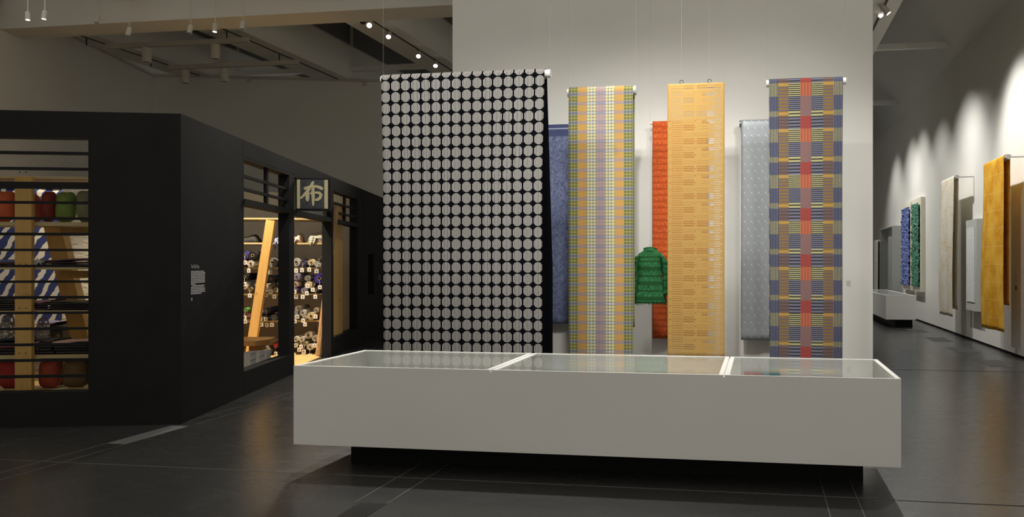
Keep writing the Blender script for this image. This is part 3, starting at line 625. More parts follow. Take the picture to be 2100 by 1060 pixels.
def grid_window(name, sa, sb):
    w_ = struct(sbox(name, -.012, TW, sa, sb, ZT0, ZT1, M_BLACKS))
    for z in (2.455, 2.61): sbox('glazing_bar', .02, .06, sa, sb, z - .017, z + .017, M_BLACKS, w_)
    sm = sa + (sb - sa) * .52; sbox('mullion', .02, .06, sm - .035, sm + .035, ZT1, ZHEAD, M_BLACKS, w_)
    return w_
grid_window('window_2', S1a, S1b); grid_window('window_3', S2a, S2b)
d_ = struct(sbox('door_1', -.012, TW, SDa, SDb, ZT0, ZT1, M_BLACKS))
sbox('overdoor_panel', .07, .09, SDa, SDb, ZT1, ZHEAD, mat('grey_board', (.17, .165, .16), .6), d_)
sbox('threshold_block', TW * .2, TW * 1.3, SDb - .05, SDb, 0, .03, M_PLINTH, d_)
# vinyl wall text
tx = empty('wall_text', shop(0, on_p(391, 580, 0)[0], 1.2), SHOP_A); tag(tx, 'white printed wall text on the black shop wall beside the window', 'wall text')
def text_mesh(body, size):
    cu = bpy.data.curves.new('t', 'FONT'); cu.body = body; cu.size = size; o = bpy.data.objects.new('t', cu); COL.objects.link(o)
    me = bpy.data.meshes.new_from_object(o.evaluated_get(bpy.context.evaluated_depsgraph_get())); bpy.data.objects.remove(o); return me
s0, zt0 = on_p(391, 550, 0); s1 = on_p(408, 550, 0)[0]
try:
    bpy.context.view_layer.update(); me = text_mesh('The NUNO Shop', 1.0); xs = [v.co.x for v in me.vertices]; W_ = max(xs)
    hgt = .052; sc = (s1 - s0) / W_
    for v in me.vertices:
        w3 = shop(-.003, s0 + v.co.x * sc, zt0 + v.co.y * hgt); v.co = parent_world(tx).inverted() @ w3
    me.materials.append(M_INKW); o = bpy.data.objects.new('heading', me); COL.objects.link(o); o.parent = tx
except Exception as ex: print('text', ex)
b = MB(); rnd = random.Random(3); se = on_p(420, 580, 0)[0]
lens = [.93, 1, .98, .98, .99, .97, 1, .99, .32, .96, .92, 1, 1, 1, .73]
for k, ln in enumerate(lens):
    z = on_p(391, 555.5 + k * 3.3, 0)[1]; x = s0 + (.02 if k == 9 else 0); end = s0 + (se - s0) * ln
    while x < end:
        wd = min(rnd.uniform(.015, .05), end - x); b.quad(shop(-.003, x, z), shop(-.003, x + wd, z), shop(-.003, x + wd, z - .0105), shop(-.003, x, z - .0105)); x += wd + .006
for k in range(4): z = on_p(391, 611 + k * 1.6, 0)[1]; b.quad(shop(-.003, s0, z), shop(-.003, s0 + .035, z), shop(-.003, s0 + .035, z - .004), shop(-.003, s0, z - .004))
b.build('paragraph_lines', M_INKW, tx)['kind'] = 'stuff'
sq = on_p(776, 564, 0)
b = MB()
for k in range(3): b.quad(shop(-.003, sq[0], sq[1] - k * .04), shop(-.003, sq[0] + .18, sq[1] - k * .04), shop(-.003, sq[0] + .18, sq[1] - k * .04 - .015), shop(-.003, sq[0], sq[1] - k * .04 - .015))
o = b.build('wall_caption', M_INKW); tag(o, 'tiny pale caption on the black shop wall beside a slot', 'caption')
# hanging shop sign
ss = SDa + .05; zs1, zs0 = 2.79, 2.325; pw = .475
sg = empty('shop_sign', shop(-.24, ss, zs0), SHOP_A); tag(sg, 'square dark shop sign with a cream brushed character', 'sign')
sbox('sign_box', -pw, -.001, ss, ss + .07, zs0, zs1, M_PLINTH, sg)
M_SIGN = mat('dark_woven_panel', lambda c: c.mix(c.ramp(c.noise(90, 3, 'Object', (1, 1, .25)), .35, .7), (.025, .028, .034), (.075, .08, .09)), .8); M_SCRM = mat('cream_sign_cloth', speckled((.52, .46, .27), (.60, .54, .34), 40), .8)
fa, fb, fz0, fz1 = -.022, -pw + .022, zs0 + .03, zs1 - .018
b = MB(); b.quad(shop(fa, ss - .004, fz0), shop(fb, ss - .004, fz0), shop(fb, ss - .004, fz1), shop(fa, ss - .004, fz1)); b.build('sign_panel', M_SIGN, sg)
def sgn(x, y): return (163 - x) / 605, (752 - y) / 580          # traced sign coordinates -> face fraction
def spt(x, y, d=.007): fx = (x - 163) / 605; fy = (752 - y) / 580; return shop(fa + (fb - fa) * fx, ss - d, fz0 + (fz1 - fz0) * fy)
for x0, x1 in ((165, 225), (695, 766)):
    b = MB(); b.quad(spt(x0, 750), spt(x1, 750), spt(x1, 175), spt(x0, 175)); b.build('sign_band', M_SCRM, sg)
def stroke(pts):
    b = MB(); L, R = [], []; fine = []
    for i in range(len(pts) - 1):
        for k in range(6):
            f = k / 6; fine.append([pts[i][q] * (1 - f) + pts[i + 1][q] * f for q in range(3)])
    fine.append(list(pts[-1]))
    for i, (x, y, w_) in enumerate(fine):
        a = fine[max(0, i - 1)]; c = fine[min(len(fine) - 1, i + 1)]; dx, dy = c[0] - a[0], c[1] - a[1]; n = math.hypot(dx, dy) or 1; jt = random.uniform(.93, 1.07)
        L.append((x - dy / n * w_ / 2 * jt, y + dx / n * w_ / 2 * jt)); R.append((x + dy / n * w_ / 2 * jt, y - dx / n * w_ / 2 * jt))
    return L, R
STR = [[(485, 205, 34), (470, 240, 52), (425, 320, 56), (370, 400, 58), (300, 485, 48), (245, 540, 40), (232, 552, 22)],
       [(303, 330, 30), (325, 350, 60), (420, 318, 56), (520, 305, 50), (600, 325, 60), (650, 352, 62), (668, 360, 34)],
       [(372, 400, 62), (370, 480, 74), (368, 560, 72), (372, 605, 40)],
       [(480, 320, 50), (475, 430, 64), (482, 520, 62), (480, 600, 48), (480, 665, 44), (480, 700, 14)],
       [(415, 455, 24), (450, 440, 44), (530, 432, 44), (600, 435, 56), (632, 480, 58), (615, 535, 60), (570, 572, 56), (515, 582, 40)]]
for i, st_ in enumerate(STR):
    L, R = stroke(st_); b = MB(); d = .008 + i * .0012
    for k in range(len(L) - 1): b.quad(spt(*L[k], d), spt(*L[k + 1], d), spt(*R[k + 1], d), spt(*R[k], d))
    b.build('brush_stroke', M_SCRM, sg)
spot('sign_spot_offscreen', (T0, 7.9, 5.95), shop(-.24, ss, 2.5), 380, 20, (1, .95, .86), .8, .05)
# ------------------------------------------------------------------ shop interior: floor, inner walls
fs = empty('floor_shop', shop(0, 0, 0), 0); struct(fs)
for k in range(26):
    p0 = TW + .0 + k * .2; sbox('plank', p0 + .002, p0 + .198, TW + .01, 7.68, -.05, .018, M_PLANK, fs)
M_INW = mat('shop_inner_wall', speckled((.58, .52, .42), (.63, .57, .47), 2), .75, .2)
struct(sbox('wall_shop_end', TW, 6.2, 7.7, 7.85, 0, SH - .1, M_INW))
M_QUILT = mat('white_quilted_wall', lambda c: c.mix(c.ramp(c.noise(9, 3, 'Object', (1, 1, 2.6)), .4, .65), (.60, .56, .47), (.68, .64, .55)), .8, .2, bump=lambda c: c.noise(9, 3, 'Object', (1, 1, 2.6)), bump_d=.03)
struct(sbox('wall_shop_inner', 1.95, 5.4, 4.2, 4.3, 0.02, 2.75, M_QUILT))
# ------------------------------------------------------------------ rear shelving with fabric rolls
SS = 5.95; SD = .74
ru = empty('roll_shelf', shop(1.4, SS + SD / 2, 0.018), SHOP_A); tag(ru, 'tall pine shelving unit stacked with fabric rolls inside the shop', 'shelf')
SHZ = [(447, 450), (497.5, 501), (548, 551), (602, 605), (657, 660)]
SHV = []
for i, (v0, v1) in enumerate(SHZ):
    z1, z0 = on_s(590, v0, SS)[1], on_s(590, v1, SS)[1]; SHV.append(z1)
    sbox('shelf_board', .12, 3.3, SS, SS + SD, z0, z1, M_SHELF, ru)
zt_ = SHV[0]
sbox('side_plank', .07, .11, SS - .02, SS + SD, .02, 2.6, M_WOOD, ru); sbox('back_post', .95, 1.07, SS + SD - .09, SS + SD, .02, 2.3, M_WOOD, ru); sbox('back_post', 2.9, 3.02, SS + SD - .09, SS + SD, .02, 2.3, M_WOOD, ru)
pa, za = on_s(556, 452, SS - .22); pb, zbm = on_s(513, 722, SS - .36)
b = MB(); b.beam(shop(pa, SS - .22, za), shop(pb, SS - .36, .02), .14, .09, side=-LDIR); b.build('leaning_post', M_WOOD, ru)
pa, za = on_s(692, 425, SS - .05); pb, _ = on_s(656, 722, SS - .22)
b = MB(); A, B = shop(pa, SS - .14, 2.55), shop(pb, SS - .3, .02); b.tube(B, A, .055, 8, .05); b.build('leaning_log', M_BARK, ru)
# bench slab and block behind the window
bn = empty('slab_bench', shop(.5, 3.6, .018), SHOP_A); tag(bn, 'live-edge wooden slab bench behind the shop window', 'bench')
pq0, zq = on_s(500, 695, 3.6); pq1, _ = on_s(558, 695, 3.6)
b = smb(); xs0, xs1 = -pq0 - .25, -pq1; pts = [(xs0, 3.3), (xs1 - .12, 3.28), (xs1, 3.5), (xs1 - .05, 3.9), (xs0, 3.95)]
for z in (zq - .07, zq): b.poly([(x, y, z) for x, y in (pts if z == zq else pts[::-1])])
for k in range(len(pts)): a, c = pts[k], pts[(k + 1) % len(pts)]; b.quad((*a, zq - .07), (*c, zq - .07), (*c, zq), (*a, zq))
b.build('slab', M_WOODD, bn)
pk0, pk1 = on_s(513, 705, 3.5)[0], on_s(532, 705, 3.5)[0]; sbox('block_leg', pk1, pk0, 3.45, 3.75, .018, zq - .07, M_WOODD, bn)
# low pine ledge carrying the booklet piles
lg = tag(sbox('pine_ledge', TW + .01, .62, S1a - .1, 3.27, .019, .25, M_PLANK), 'low pine ledge under the shop window', 'ledge')
def booklets(label, u0, u1, vt, vb, n, s, rnd, col):
    p0, zt = on_s(u0, vt, s); p1, _ = on_s(u1, vt, s); root = empty('booklet_pile', shop((p0 + p1) / 2, s + .15, .25), SHOP_A); tag(root, label, 'booklets', 'booklet piles on the ledge')
    h = (zt - .25) / n; M1 = mat('booklet_paper', (.52, .51, .49), .7); M2 = mat('booklet_cover', (.26, .255, .25), .6)
    for k in range(n):
        z = .25 + k * h; j = rnd.uniform(-.006, .006)
        q = sbox('booklet', p1 + j, p0 + j, s, s + .2, z, z + h * .86, M1, root); sbox('cover', p1 + j - .001, p0 + j + .001, s - .001, s + .201, z + h * .86, z + h, M2, q)
rnd = random.Random(5)
booklets('tall pile of thin grey booklets next to the window edge', 499, 514, 723, 745, 12, 2.42, rnd, 0)
booklets('pile of six thick white booklets in the middle of the ledge', 517, 532, 722, 744, 6, 2.74, rnd, 0)
booklets('pile of five thick white booklets nearest the doorway', 533.5, 546, 720, 740, 5, 3.02, rnd, 0)
# ---- fabric rolls
def cmat(col, kind='plain'):
    nm = 'roll_%s_%02d_%02d_%02d' % (kind, col[0] * 100, col[1] * 100, col[2] * 100); lite = tuple(min(1, x * 1.35 + .03) for x in col)
    if kind == 'dot': return mat(nm, lambda c: c.mix(c.voronoi(60, 'Object').lt(.35), col, (.55, .53, .6)), .85, .2)
    if kind == 'lines': return mat(nm, lambda c: c.mix(c.noise(60, 2, 'Object', (1, .2, 1)), col, lite), .8, .2)
    if kind == 'plastic': return mat(nm, lambda c: c.mix(c.noise(18, 3, 'Object'), col, lite), .22, .5)
    return mat(nm, lambda c: c.mix(c.noise(35, 3, 'Object'), col, lite), .85, .2)
M_CORE = mat('card_tube', (.48, .36, .2), .8); M_HOLE = mat('black_lamp_baffle', (.02, .02, .02), .6); M_TAG = mat('white_card_tag', (.78, .76, .70), .7); M_STR = mat('tag_string', (.7, .68, .6), .8); M_TINK = mat('tag_print', (.05, .05, .05), .8)
def roll(u, v, p, z, r, col, what, shelf, kind='plain', s=SS - .06, length=.62, card=True, yaw=0, cardv=None, core=.36):
    o = shop(p, s, z); ax = (SDIR * math.cos(yaw) - LDIR * math.sin(yaw)).normalized(); rnd = random.Random(int(u * 31 + v * 7))
    root = empty('fabric_roll', o + Vector((0, 0, -r)), SHOP_A + -yaw); tag(root, '%s fabric roll %s' % (what, shelf), 'fabric roll', 'fabric rolls ' + shelf)
    ph = rnd.uniform(0, 6.28); wob = lambda t, a: .05 * math.sin(2 * a + ph) * min(1, 4 * t + .2) + .02 * math.sin(5 * a + 3 * t + ph)
    rc = max(.016, r * core); rings = []; n = 4
    for k in range(n):
        ra = rc + (r - rc) * k / n; rb2 = rc + (r - rc) * (k + .75) / n; rings += [(.006, ra), (-.004, ra + .002), (-.004, rb2), (.006, rb2 + .001)]
    MB().lathe(o, ax, [(.03, rc)] + rings + [(.002, r), (length, r * .97), (length, .002)], 20, wob).build('fabric', cmat(col, kind), root, smooth=False)
    MB().lathe(o, ax, [(length * .97, rc * .78), (-.012, rc * .78), (-.012, rc), (.05, rc)], 14).build('core_tube', M_CORE, root)
    if card:
        zc = o.z - r - (rnd.uniform(.05, .09) if cardv is None else cardv); hs = .032; px_ = rnd.uniform(-.02, .02)
        tg = o - ax * (.03 + rnd.uniform(0, .03)); a = tg - LDIR * px_; b = MB()
        yv = rnd.uniform(-.5, .5); dx = (-LDIR * math.cos(yv) + SDIR * math.sin(yv)) * hs
        c0 = Vector((a.x, a.y, zc)); U = Vector((0, 0, hs * 1.05)); b.quad(c0 - dx - U, c0 + dx - U, c0 + dx + U, c0 - dx + U)
        q = b.build('price_tag', M_TAG, root, solid=.0015)
        nn = SDIR * -.003; b = MB(); b.quad(c0 + nn - dx * .35 - U * .3, c0 + nn + dx * .35 - U * .3, c0 + nn + dx * .2 + U * .3, c0 + nn - dx * .2 + U * .3); b.build('tag_print', M_TINK, q)
        MB().tube(o + Vector((0, 0, -rc * .7)) - ax * .012, c0 + U, .0016, 4).build('string', M_STR, root)
    return root
A_, B_, C_, D_ = 'on the upper shelf', 'on the middle shelf', 'on the lower shelf', 'on the shop floor'
WHT, CRM, NVY, BLK = (.55, .52, .48), (.56, .47, .29), (.025, .03, .09), (.012, .012, .014)
RL = [ # u, v, r, colour, words, shelf, kind
 (501, 540, 9, (.11, .015, .03), 'maroon', A_, 'plain'), (514, 541.5, 7.5, WHT, 'white', A_, 'plain'), (558, 538, 10, (.2, .21, .2), 'large grey', A_, 'lines'), (576, 541, 6, (.15, .15, .15), 'small grey', A_, 'lines'),
 (503, 526, 8, (.05, .045, .26), 'bright blue', A_, 'plain'), (518, 524, 9, BLK, 'thick black', A_, 'plain'),
 (610, 538, 9, (.42, .42, .42), 'pale grey striped', A_, 'lines'), (624, 542, 7, NVY, 'navy', A_, 'plain'), (636, 539, 7, CRM, 'cream', A_, 'plain'), (650, 541, 6, (.4, .42, .45), 'silvery', A_, 'plastic'), (656, 531, 5, (.06, .06, .055), 'small dark', A_, 'lines'),
 (503, 583, 9, WHT, 'thick white', B_, 'plain'), (512, 593, 5, (.42, .31, .14), 'tan', B_, 'plain'), (529, 584, 10, BLK, 'black shaggy', B_, 'plain'), (546, 587, 9, WHT, 'white thick-walled', B_, 'plain'), (558, 583, 4.2, (.45, .38, .2), 'thin ochre', B_, 'plain'),
 (545, 575, 7, (.02, .04, .22), 'royal blue', B_, 'plain'), (556, 573, 8, (.035, .04, .055), 'slate', B_, 'plain'), (573, 582, 7, (.03, .03, .035), 'charcoal', B_, 'plain'), (568, 594, 6, (.3, .28, .14), 'olive straw', B_, 'plain'), (503, 570, 8, BLK, 'long black', B_, 'plain'),
 (609, 567, 8, (.28, .26, .42), 'lilac dotted', B_, 'dot'), (607, 583, 6.5, (.45, .36, .34), 'dusty pink', B_, 'plain'), (632, 573, 6.5, (.24, .24, .23), 'grey spiral', B_, 'lines'), (633, 585, 8, CRM, 'thick cream', B_, 'plain'), (646, 580, 4, BLK, 'thin black', B_, 'plain'),
 (652, 574, 11, (.045, .025, .27), 'violet', B_, 'plain'), (628, 597, 6.5, (.2, .19, .29), 'lavender spiral', B_, 'lines'), (649, 597, 7, (.015, .015, .03), 'midnight', B_, 'plain'), (607, 594, 5.5, (.14, .10, .28), 'purple', B_, 'plain'),
 (506, 636, 5, (.10, .30, .06), 'lime green', C_, 'plain'), (506, 645, 5.2, (.55, .28, .28), 'pink', C_, 'plain'), (529, 646, 6.5, (.03, .03, .033), 'charcoal grey', C_, 'lines'), (538, 642, 4.2, (.05, .06, .10), 'thin slate blue', C_, 'plain'), (541, 650, 5, (.05, .055, .065), 'dark grey', C_, 'plain'), (552, 651, 5, NVY, 'navy blue', C_, 'plain'), (562, 650, 6.5, (.11, .14, .17), 'blue grey', C_, 'lines'), (573, 645, 7, (.02, .025, .06), 'deep navy', C_, 'plain'), (548, 637, 7, (.03, .035, .06), 'inky blue', C_, 'plain'),
 (605, 643, 6.5, (.2, .24, .3), 'pale blue', C_, 'plastic'), (620, 641, 7, (.5, .49, .46), 'plastic-wrapped white', C_, 'plastic'), (638, 648, 8.5, CRM, 'fat cream', C_, 'plain'), (626, 651, 4.5, (.5, .48, .42), 'thin off-white', C_, 'plain'), (612, 634, 6, (.3, .28, .25), 'beige', C_, 'plain'), (648, 636, 6, (.42, .36, .28), 'sand', C_, 'plastic'),
 (535, 714, 4.6, CRM, 'thin cream', D_, 'plain'), (545.5, 714, 4.8, (.5, .44, .32), 'buff', D_, 'plain'), (541, 706, 4.4, (.48, .43, .34), 'oatmeal', D_, 'plain'), (553, 703, 4.6, (.5, .44, .33), 'ecru', D_, 'plain'), (556, 716, 8, BLK, 'fat black', D_, 'plain'), (566, 710, 5, (.5, .03, .03), 'red', D_, 'plain'), (578, 713, 8, (.015, .014, .016), 'jet black', D_, 'plain'),
 (609, 695, 6, WHT, 'upper white', D_, 'plastic'), (621, 696, 6, (.57, .55, .5), 'bright white', D_, 'plastic'), (616, 704, 5, (.5, .43, .25), 'straw yellow', D_, 'plain'), (627, 704, 5, (.46, .42, .3), 'pale straw', D_, 'plain'), (637, 711, 7, (.52, .48, .38), 'white with grey spiral', D_, 'lines'), (606, 711, 6, (.04, .035, .03), 'dark brown', D_, 'plain'), (622, 713, 5, (.05, .045, .04), 'near-black', D_, 'plain'), (632, 689, 8, (.45, .40, .32), 'loosely wrapped beige', D_, 'plastic'), (645, 693, 7, (.42, .36, .26), 'loosely wrapped tan', D_, 'plastic')]
PK = []
for (u, v, r, col, wd, sh, kd) in RL:                                  # settle the rolls: none may sink into a neighbour or a board
    p_, z_ = on_s(u, v, SS - .04); PK.append([p_, z_, max(.02, r * .93 * 13.7 / F_PX), sh])
LOW = {A_: SHV[2], B_: SHV[3], C_: SHV[4], D_: .02}; TOPZ = {A_: SHV[1] - .04, B_: SHV[2] - .04, C_: SHV[3] - .04, D_: SHV[4] - .04}
for it in range(200):
    for i in range(len(PK)):
        for k in range(i + 1, len(PK)):
            a, b = PK[i], PK[k]
            if a[3] != b[3]: continue
            dx, dz = b[0] - a[0], b[1] - a[1]; dd_ = math.hypot(dx, dz) or 1e-4; ov = (a[2] + b[2]) * 1.06 - dd_
            if ov > 0: dx += math.copysign(.02, dx); dd_ = math.hypot(dx, dz); a[0] -= dx / dd_ * ov / 2; a[1] -= dz / dd_ * ov / 2; b[0] += dx / dd_ * ov / 2; b[1] += dz / dd_ * ov / 2
    for a in PK: a[1] = min(max(a[1], LOW[a[3]] + a[2] * 1.06), TOPZ[a[3]] - a[2]); a[0] = max(a[0], .16 + a[2])
for i, (u, v, r, col, wd, sh, kd) in enumerate(RL): roll(u, v, *PK[i][:3], col, wd, sh, kd, card=(r < 7.6 or i % 2 == 0), s=SS - .06 + random.uniform(-.03, .03), yaw=-.03)
# ---- draped cloths on the top shelf of the rear unit
def draped(label, u0, u1, vtop, vdrop, s, m, seed, dark=False, name='draped_scarf'):
    p0, zt = on_s(u0, vtop, s); p1, _ = on_s(u1, vtop, s); zl = on_s(u0, vdrop, s)[1]; zsh = SHV[1]; rnd = random.Random(seed)
    root = empty(name, shop((p0 + p1) / 2, s, zsh), SHOP_A); tag(root, label, 'scarf'); ph = rnd.uniform(0, 6)
    def mound(a, t):
        an = a * math.pi; e = math.sin(t * math.pi); lump = 1 + .18 * math.sin(9 * a + ph) + .1 * math.sin(7 * t * 3 + ph)
        return shop(p0 + (p1 - p0) * (.5 - .5 * math.cos(an)), s + .06 + .36 * t, zsh + .003 + max(0, (zt - zsh) * math.sin(an) ** .6 * e ** .5 * lump))
    MB().grid(20, 14, mound, uvfn=lambda a, t: (a, t)).build('folded_pile', m, root, smooth=True, solid=.004)
    if zl < zsh:
        def tail(a, t): return shop(p0 + (p1 - p0) * (.15 + .45 * a * (1 - .75 * t) + .1 * t), s + .05 - .08 * min(1, t * 4) + .02 * math.sin(a * 9 + ph), zsh + .02 + (zt - zsh) * .5 * (1 - min(1, t * 4)) - (zsh - zl) * t)
        MB().grid(10, 14, tail, uvfn=lambda a, t: (a * .5, 1 + t)).build('hanging_end', m, root, smooth=True, solid=.004)
M_CHK = mat('grey_striped_scarf', lambda c: c.mix((c.v * 16.0).frac().lt(.5), c.mix(c.noise(20, 2), (.09, .085, .075), (.16, .15, .13)), (.48, .45, .37)), .85); M_BLW = mat('blue_white_scarf', lambda c: c.mix(c.ramp(c.noise(6, 3), .45, .58), (.03, .05, .25), (.5, .5, .52)), .85)
M_PNK = mat('white_pink_scarf', lambda c: c.mix((c.v * 9.0).frac().lt(.4), (.52, .43, .38), (.3, .22, .24)), .85)
draped('grey and cream striped scarf heaped on the top shop shelf', 629, 660, 474, 507, SS - .02, M_CHK, 1); draped('blue and white scarf drooping from the top shop shelf', 560, 579, 484, 515, SS - .02, M_BLW, 2); draped('white and pink scarf beside the shop doorway post', 598, 612, 478, 506, SS - .02, M_PNK, 3)
draped('black folded cloth lying on the top shop shelf', 490, 522, 482, 495, SS - .02, mat('black_folded_cloth', (.014, .014, .015), .85), 4, name='folded_cloth')
# ------------------------------------------------------------------ front shelving behind the slatted window
SF = .5; FD = .42
fu = empty('front_shelf', shop(2.3, SF + FD / 2, .018), SHOP_A); tag(fu, 'pine shelving unit behind the slatted shop window', 'shelf')
FZ = []
for v0, v1 in ((361, 366), (455, 463), (547.5, 552.5), (637, 641), (728, 735), (802, 808)):
    z1, z0 = on_s(100, v0, SF)[1], on_s(100, v1, SF)[1]; FZ.append(z1); sbox('shelf_board', .9, 3.6, SF + .02, SF + FD, z0, z1, M_SHELF, fu)
pp0, pp1 = on_s(33, 500, SF - .03)[0], on_s(67, 500, SF - .03)[0]; zp = on_s(50, 363, SF)[1]
sbox('front_post', pp1, pp0, SF - .05, SF, .02, zp, M_WOOD, fu)
for zz in FZ[:5]:
    for dx in (.05, .11): MB().tube(shop(pp1 + dx, SF - .052, zz + .03), shop(pp1 + dx, SF - .045, zz + .03), .006, 8).build('screw', M_DARK, fu)
sbox('cross_rail', pp1 - 1.2, pp1, SF + FD + .0, SF + FD + .04, FZ[1] - .12, FZ[1] - .04, M_WOOD, fu); sbox('cross_rail', pp1 - 1.2, pp1, SF + FD + .0, SF + FD + .04, FZ[2] - .12, FZ[2] - .04, M_WOOD, fu)
sl = 1.15; a0, z0_ = on_s(112, 458, sl); a1, z1_ = on_s(174, 710, sl); b = MB()
dd = (shop(a1, sl, z1_) - shop(a0, sl, z0_)).normalized(); b.beam(shop(a0, sl, z0_), shop(a0, sl, z0_) + dd * ((z0_ - .02) / abs(dd.z)), .17, .12, side=-LDIR); b.build('leaning_post', M_WOOD, fu)
# zebra cloth
def pat_zebra(c):
    n = c.noise(5, 2, 'UV', (1, 1, 1)) * .18; w_ = (c.u * 1.75 + c.v * 1.0 + n) / .27; row = (c.v / .21).floor(); b_ = (c.noise(11, 2, 'UV') - .5) * .35
    st_ = (w_ + b_ + row * .0).frac(); return c.mix(st_.lt(.42), (.018, .03, .13), (.56, .54, .48))
sz = 3.0; z1p, zz1 = on_s(127, 400, sz); zr = empty('zebra_cloth', shop(z1p + .8, sz, .5), SHOP_A); tag(zr, 'navy and white zebra-striped cloth hanging inside the shop', 'textile')
b = MB(); b.grid(30, 30, lambda a, t: shop(z1p + 1.75 * a, sz + .02 * math.sin(a * 22) * (1 - t * .6), .55 + 2.0 * t), uvfn=lambda a, t: (a * 1.75, t * 2.0)); b.build('cloth', mat('zebra_cloth', pat_zebra, .85), zr, smooth=True, solid=.003)
MB().tube(shop(z1p - .05, sz, 2.56), shop(z1p + 1.8, sz, 2.56), .015, 10).build('rod', M_WOOD, zr)
for q in (.2, 1.55): sbox('support_post', z1p + q - .03, z1p + q + .03, sz + .04, sz + .09, .019, 2.58, M_WOODD, zr)
# cushions
def cushion(label, u0, u1, v0, v1, s, col, zbase, seed, grp):
    p0, zt = on_s(u0, v0, s); p1, _ = on_s(u1, v0, s); w_, h = abs(p0 - p1), zt - zbase; rnd = random.Random(seed); tilt = rnd.uniform(-.10, .10); cx = (p0 + p1) / 2
    c = empty('cushion', shop(cx, s, zbase), SHOP_A); tag(c, label, 'cushion', grp); b = MB(); n = 18
    def fn(a, t):
        th, phi = (a - .5) * 2 * math.pi, (t - .5) * math.pi; sq = lambda q, e: math.copysign(abs(q) ** e, q)
        x, z, y = sq(math.cos(th), .62) * sq(math.cos(phi), .6), sq(math.sin(th), .62) * sq(math.cos(phi), .6), math.sin(phi)
        pin = 1 - .10 * (1 - abs(x)) * abs(z) - .0
        return shop(cx + x * w_ / 2 * (1 - .06 * (1 - abs(z))) + tilt * z * h / 2, s + .12 + y * .10 * (1 - .3 * max(abs(x), abs(z))), zbase + h / 2 + z * h / 2 * pin)
    b.grid(36, 16, fn).build('cover', cmat(col, 'plain'), c, smooth=True)
    zp_ = MB(); zp_.tube(shop(cx - w_ * .3 + tilt * -h / 2, s + .12, zbase + h * .04), shop(cx + w_ * .3, s + .12, zbase + h * .04), .006, 6); zp_.build('seam_piping', cmat(tuple(x * .7 for x in col), 'plain'), c)
G1, G2 = 'cushions on the upper window shelf', 'cushions on the bottom window shelf'
cushion('bright orange cushion on the upper window shelf', -34, 17, 387, 455, SF + .07, (.55, .12, .04), FZ[1], 1, G1); cushion('coral fringed cushion beside the shelf post', 26, 70, 393, 455, SF + .10, (.50, .13, .08), FZ[1], 2, G1); cushion('dark red cushion leaning beside green cushion', 73, 99, 388, 455, SF + .05, (.22, .03, .02), FZ[1], 3, G1)
cushion('leaf green cushion on the upper window shelf', 101, 142, 389, 455, SF + .07, (.17, .24, .05), FZ[1], 4, G1); cushion('grey-green cushion on the upper window shelf', 144, 186, 386, 455, SF + .09, (.20, .20, .11), FZ[1], 5, G1)
cushion('crimson cushion left of the shelf post at the bottom', -20, 37, 738, 802, SF + .06, (.28, .02, .015), FZ[5], 6, G2); cushion('rust red cushion right of the shelf post at the bottom', 66, 111, 737, 802, SF + .06, (.30, .05, .02), FZ[5], 7, G2); cushion('dark olive brown cushion on the bottom window shelf', 115, 170, 737, 802, SF + .06, (.13, .08, .03), FZ[5], 8, G2); cushion('dark red cushion at the window edge on the bottom', 172, 204, 745, 802, SF + .08, (.25, .03, .03), FZ[5], 9, G2)
# folded cloth piles
def folded(label, u0, u1, vt, zb_, cols, s, n, seed):
    p0, zt = on_s(u0, vt, s); p1, _ = on_s(u1, vt, s); root = empty('folded_cloth_pile', shop((p0 + p1) / 2, s, zb_), SHOP_A); tag(root, label, 'folded cloths'); rnd = random.Random(seed); zb_ += .006; h = (zt - zb_) / n
    for k in range(n):
        j0, j1 = rnd.uniform(-.02, .03), rnd.uniform(-.02, .03); b = MB(); ph = rnd.uniform(0, 6); z = zb_ + k * h
        def fn(a, t, z=z, j0=j0, j1=j1, ph=ph, k=k):
            an = t * 2 * math.pi; yc, zc = math.cos(an), math.sin(an); x = p1 - j0 + (p0 - p1 + j0 + j1) * a
            return shop(x, s + .16 + .16 * math.copysign(abs(yc) ** .35, yc), z + h / 2 + h / 2 * math.copysign(abs(zc) ** .6, zc) * (.92 + .12 * math.sin(a * 8 + ph)) + (h * .35 * math.sin(a * 5 + ph) if k == n - 1 else 0))
        b.grid(16, 14, fn); b.build('folded_cloth', cmat(cols[k % len(cols)], 'lines'), root, smooth=True)
DK = [(.03, .025, .028), (.05, .02, .03), (.025, .03, .035), (.045, .04, .035)]
folded('thin dark folded cloths with white knotted end', 69, 181, 531, FZ[2], [DK[0], DK[1], (.10, .06, .07)], SF + .04, 3, 1); folded('thin folded cloths with blue top by the shelf post', -30, 34, 533, FZ[2], [DK[1], (.12, .05, .05), (.12, .15, .32)], SF + .04, 3, 2)
folded('thick dark folded cloths right of the shelf post', 107, 183, 618, FZ[3], DK + [(.10, .09, .05)], SF + .04, 5, 3); folded('dark folded cloths with pink top edge beside the shelf post', 68, 100, 617, FZ[3], [DK[1], DK[0], (.06, .03, .03), (.35, .17, .2)], SF + .04, 4, 4); folded('brown folded cloths on the left end of the middle window shelf', -30, 35, 614, FZ[3], [DK[3], DK[0], (.06, .045, .025)], SF + .04, 5, 5)
folded('dark folded cloths topped with rose pink cloth', 68, 106, 697, FZ[4], [DK[0], DK[3], DK[2], (.32, .07, .09)], SF + .04, 5, 6); folded('dark folded cloths topped with pale salmon cloth', 111, 183, 699, FZ[4], [DK[3], DK[0], DK[2], DK[0], (.48, .30, .25)], SF + .04, 5, 7); folded('black folded cloths topped with crimson cloth left of post', -30, 36, 696, FZ[4], [DK[0], DK[2], (.36, .06, .09)], SF + .04, 5, 8)
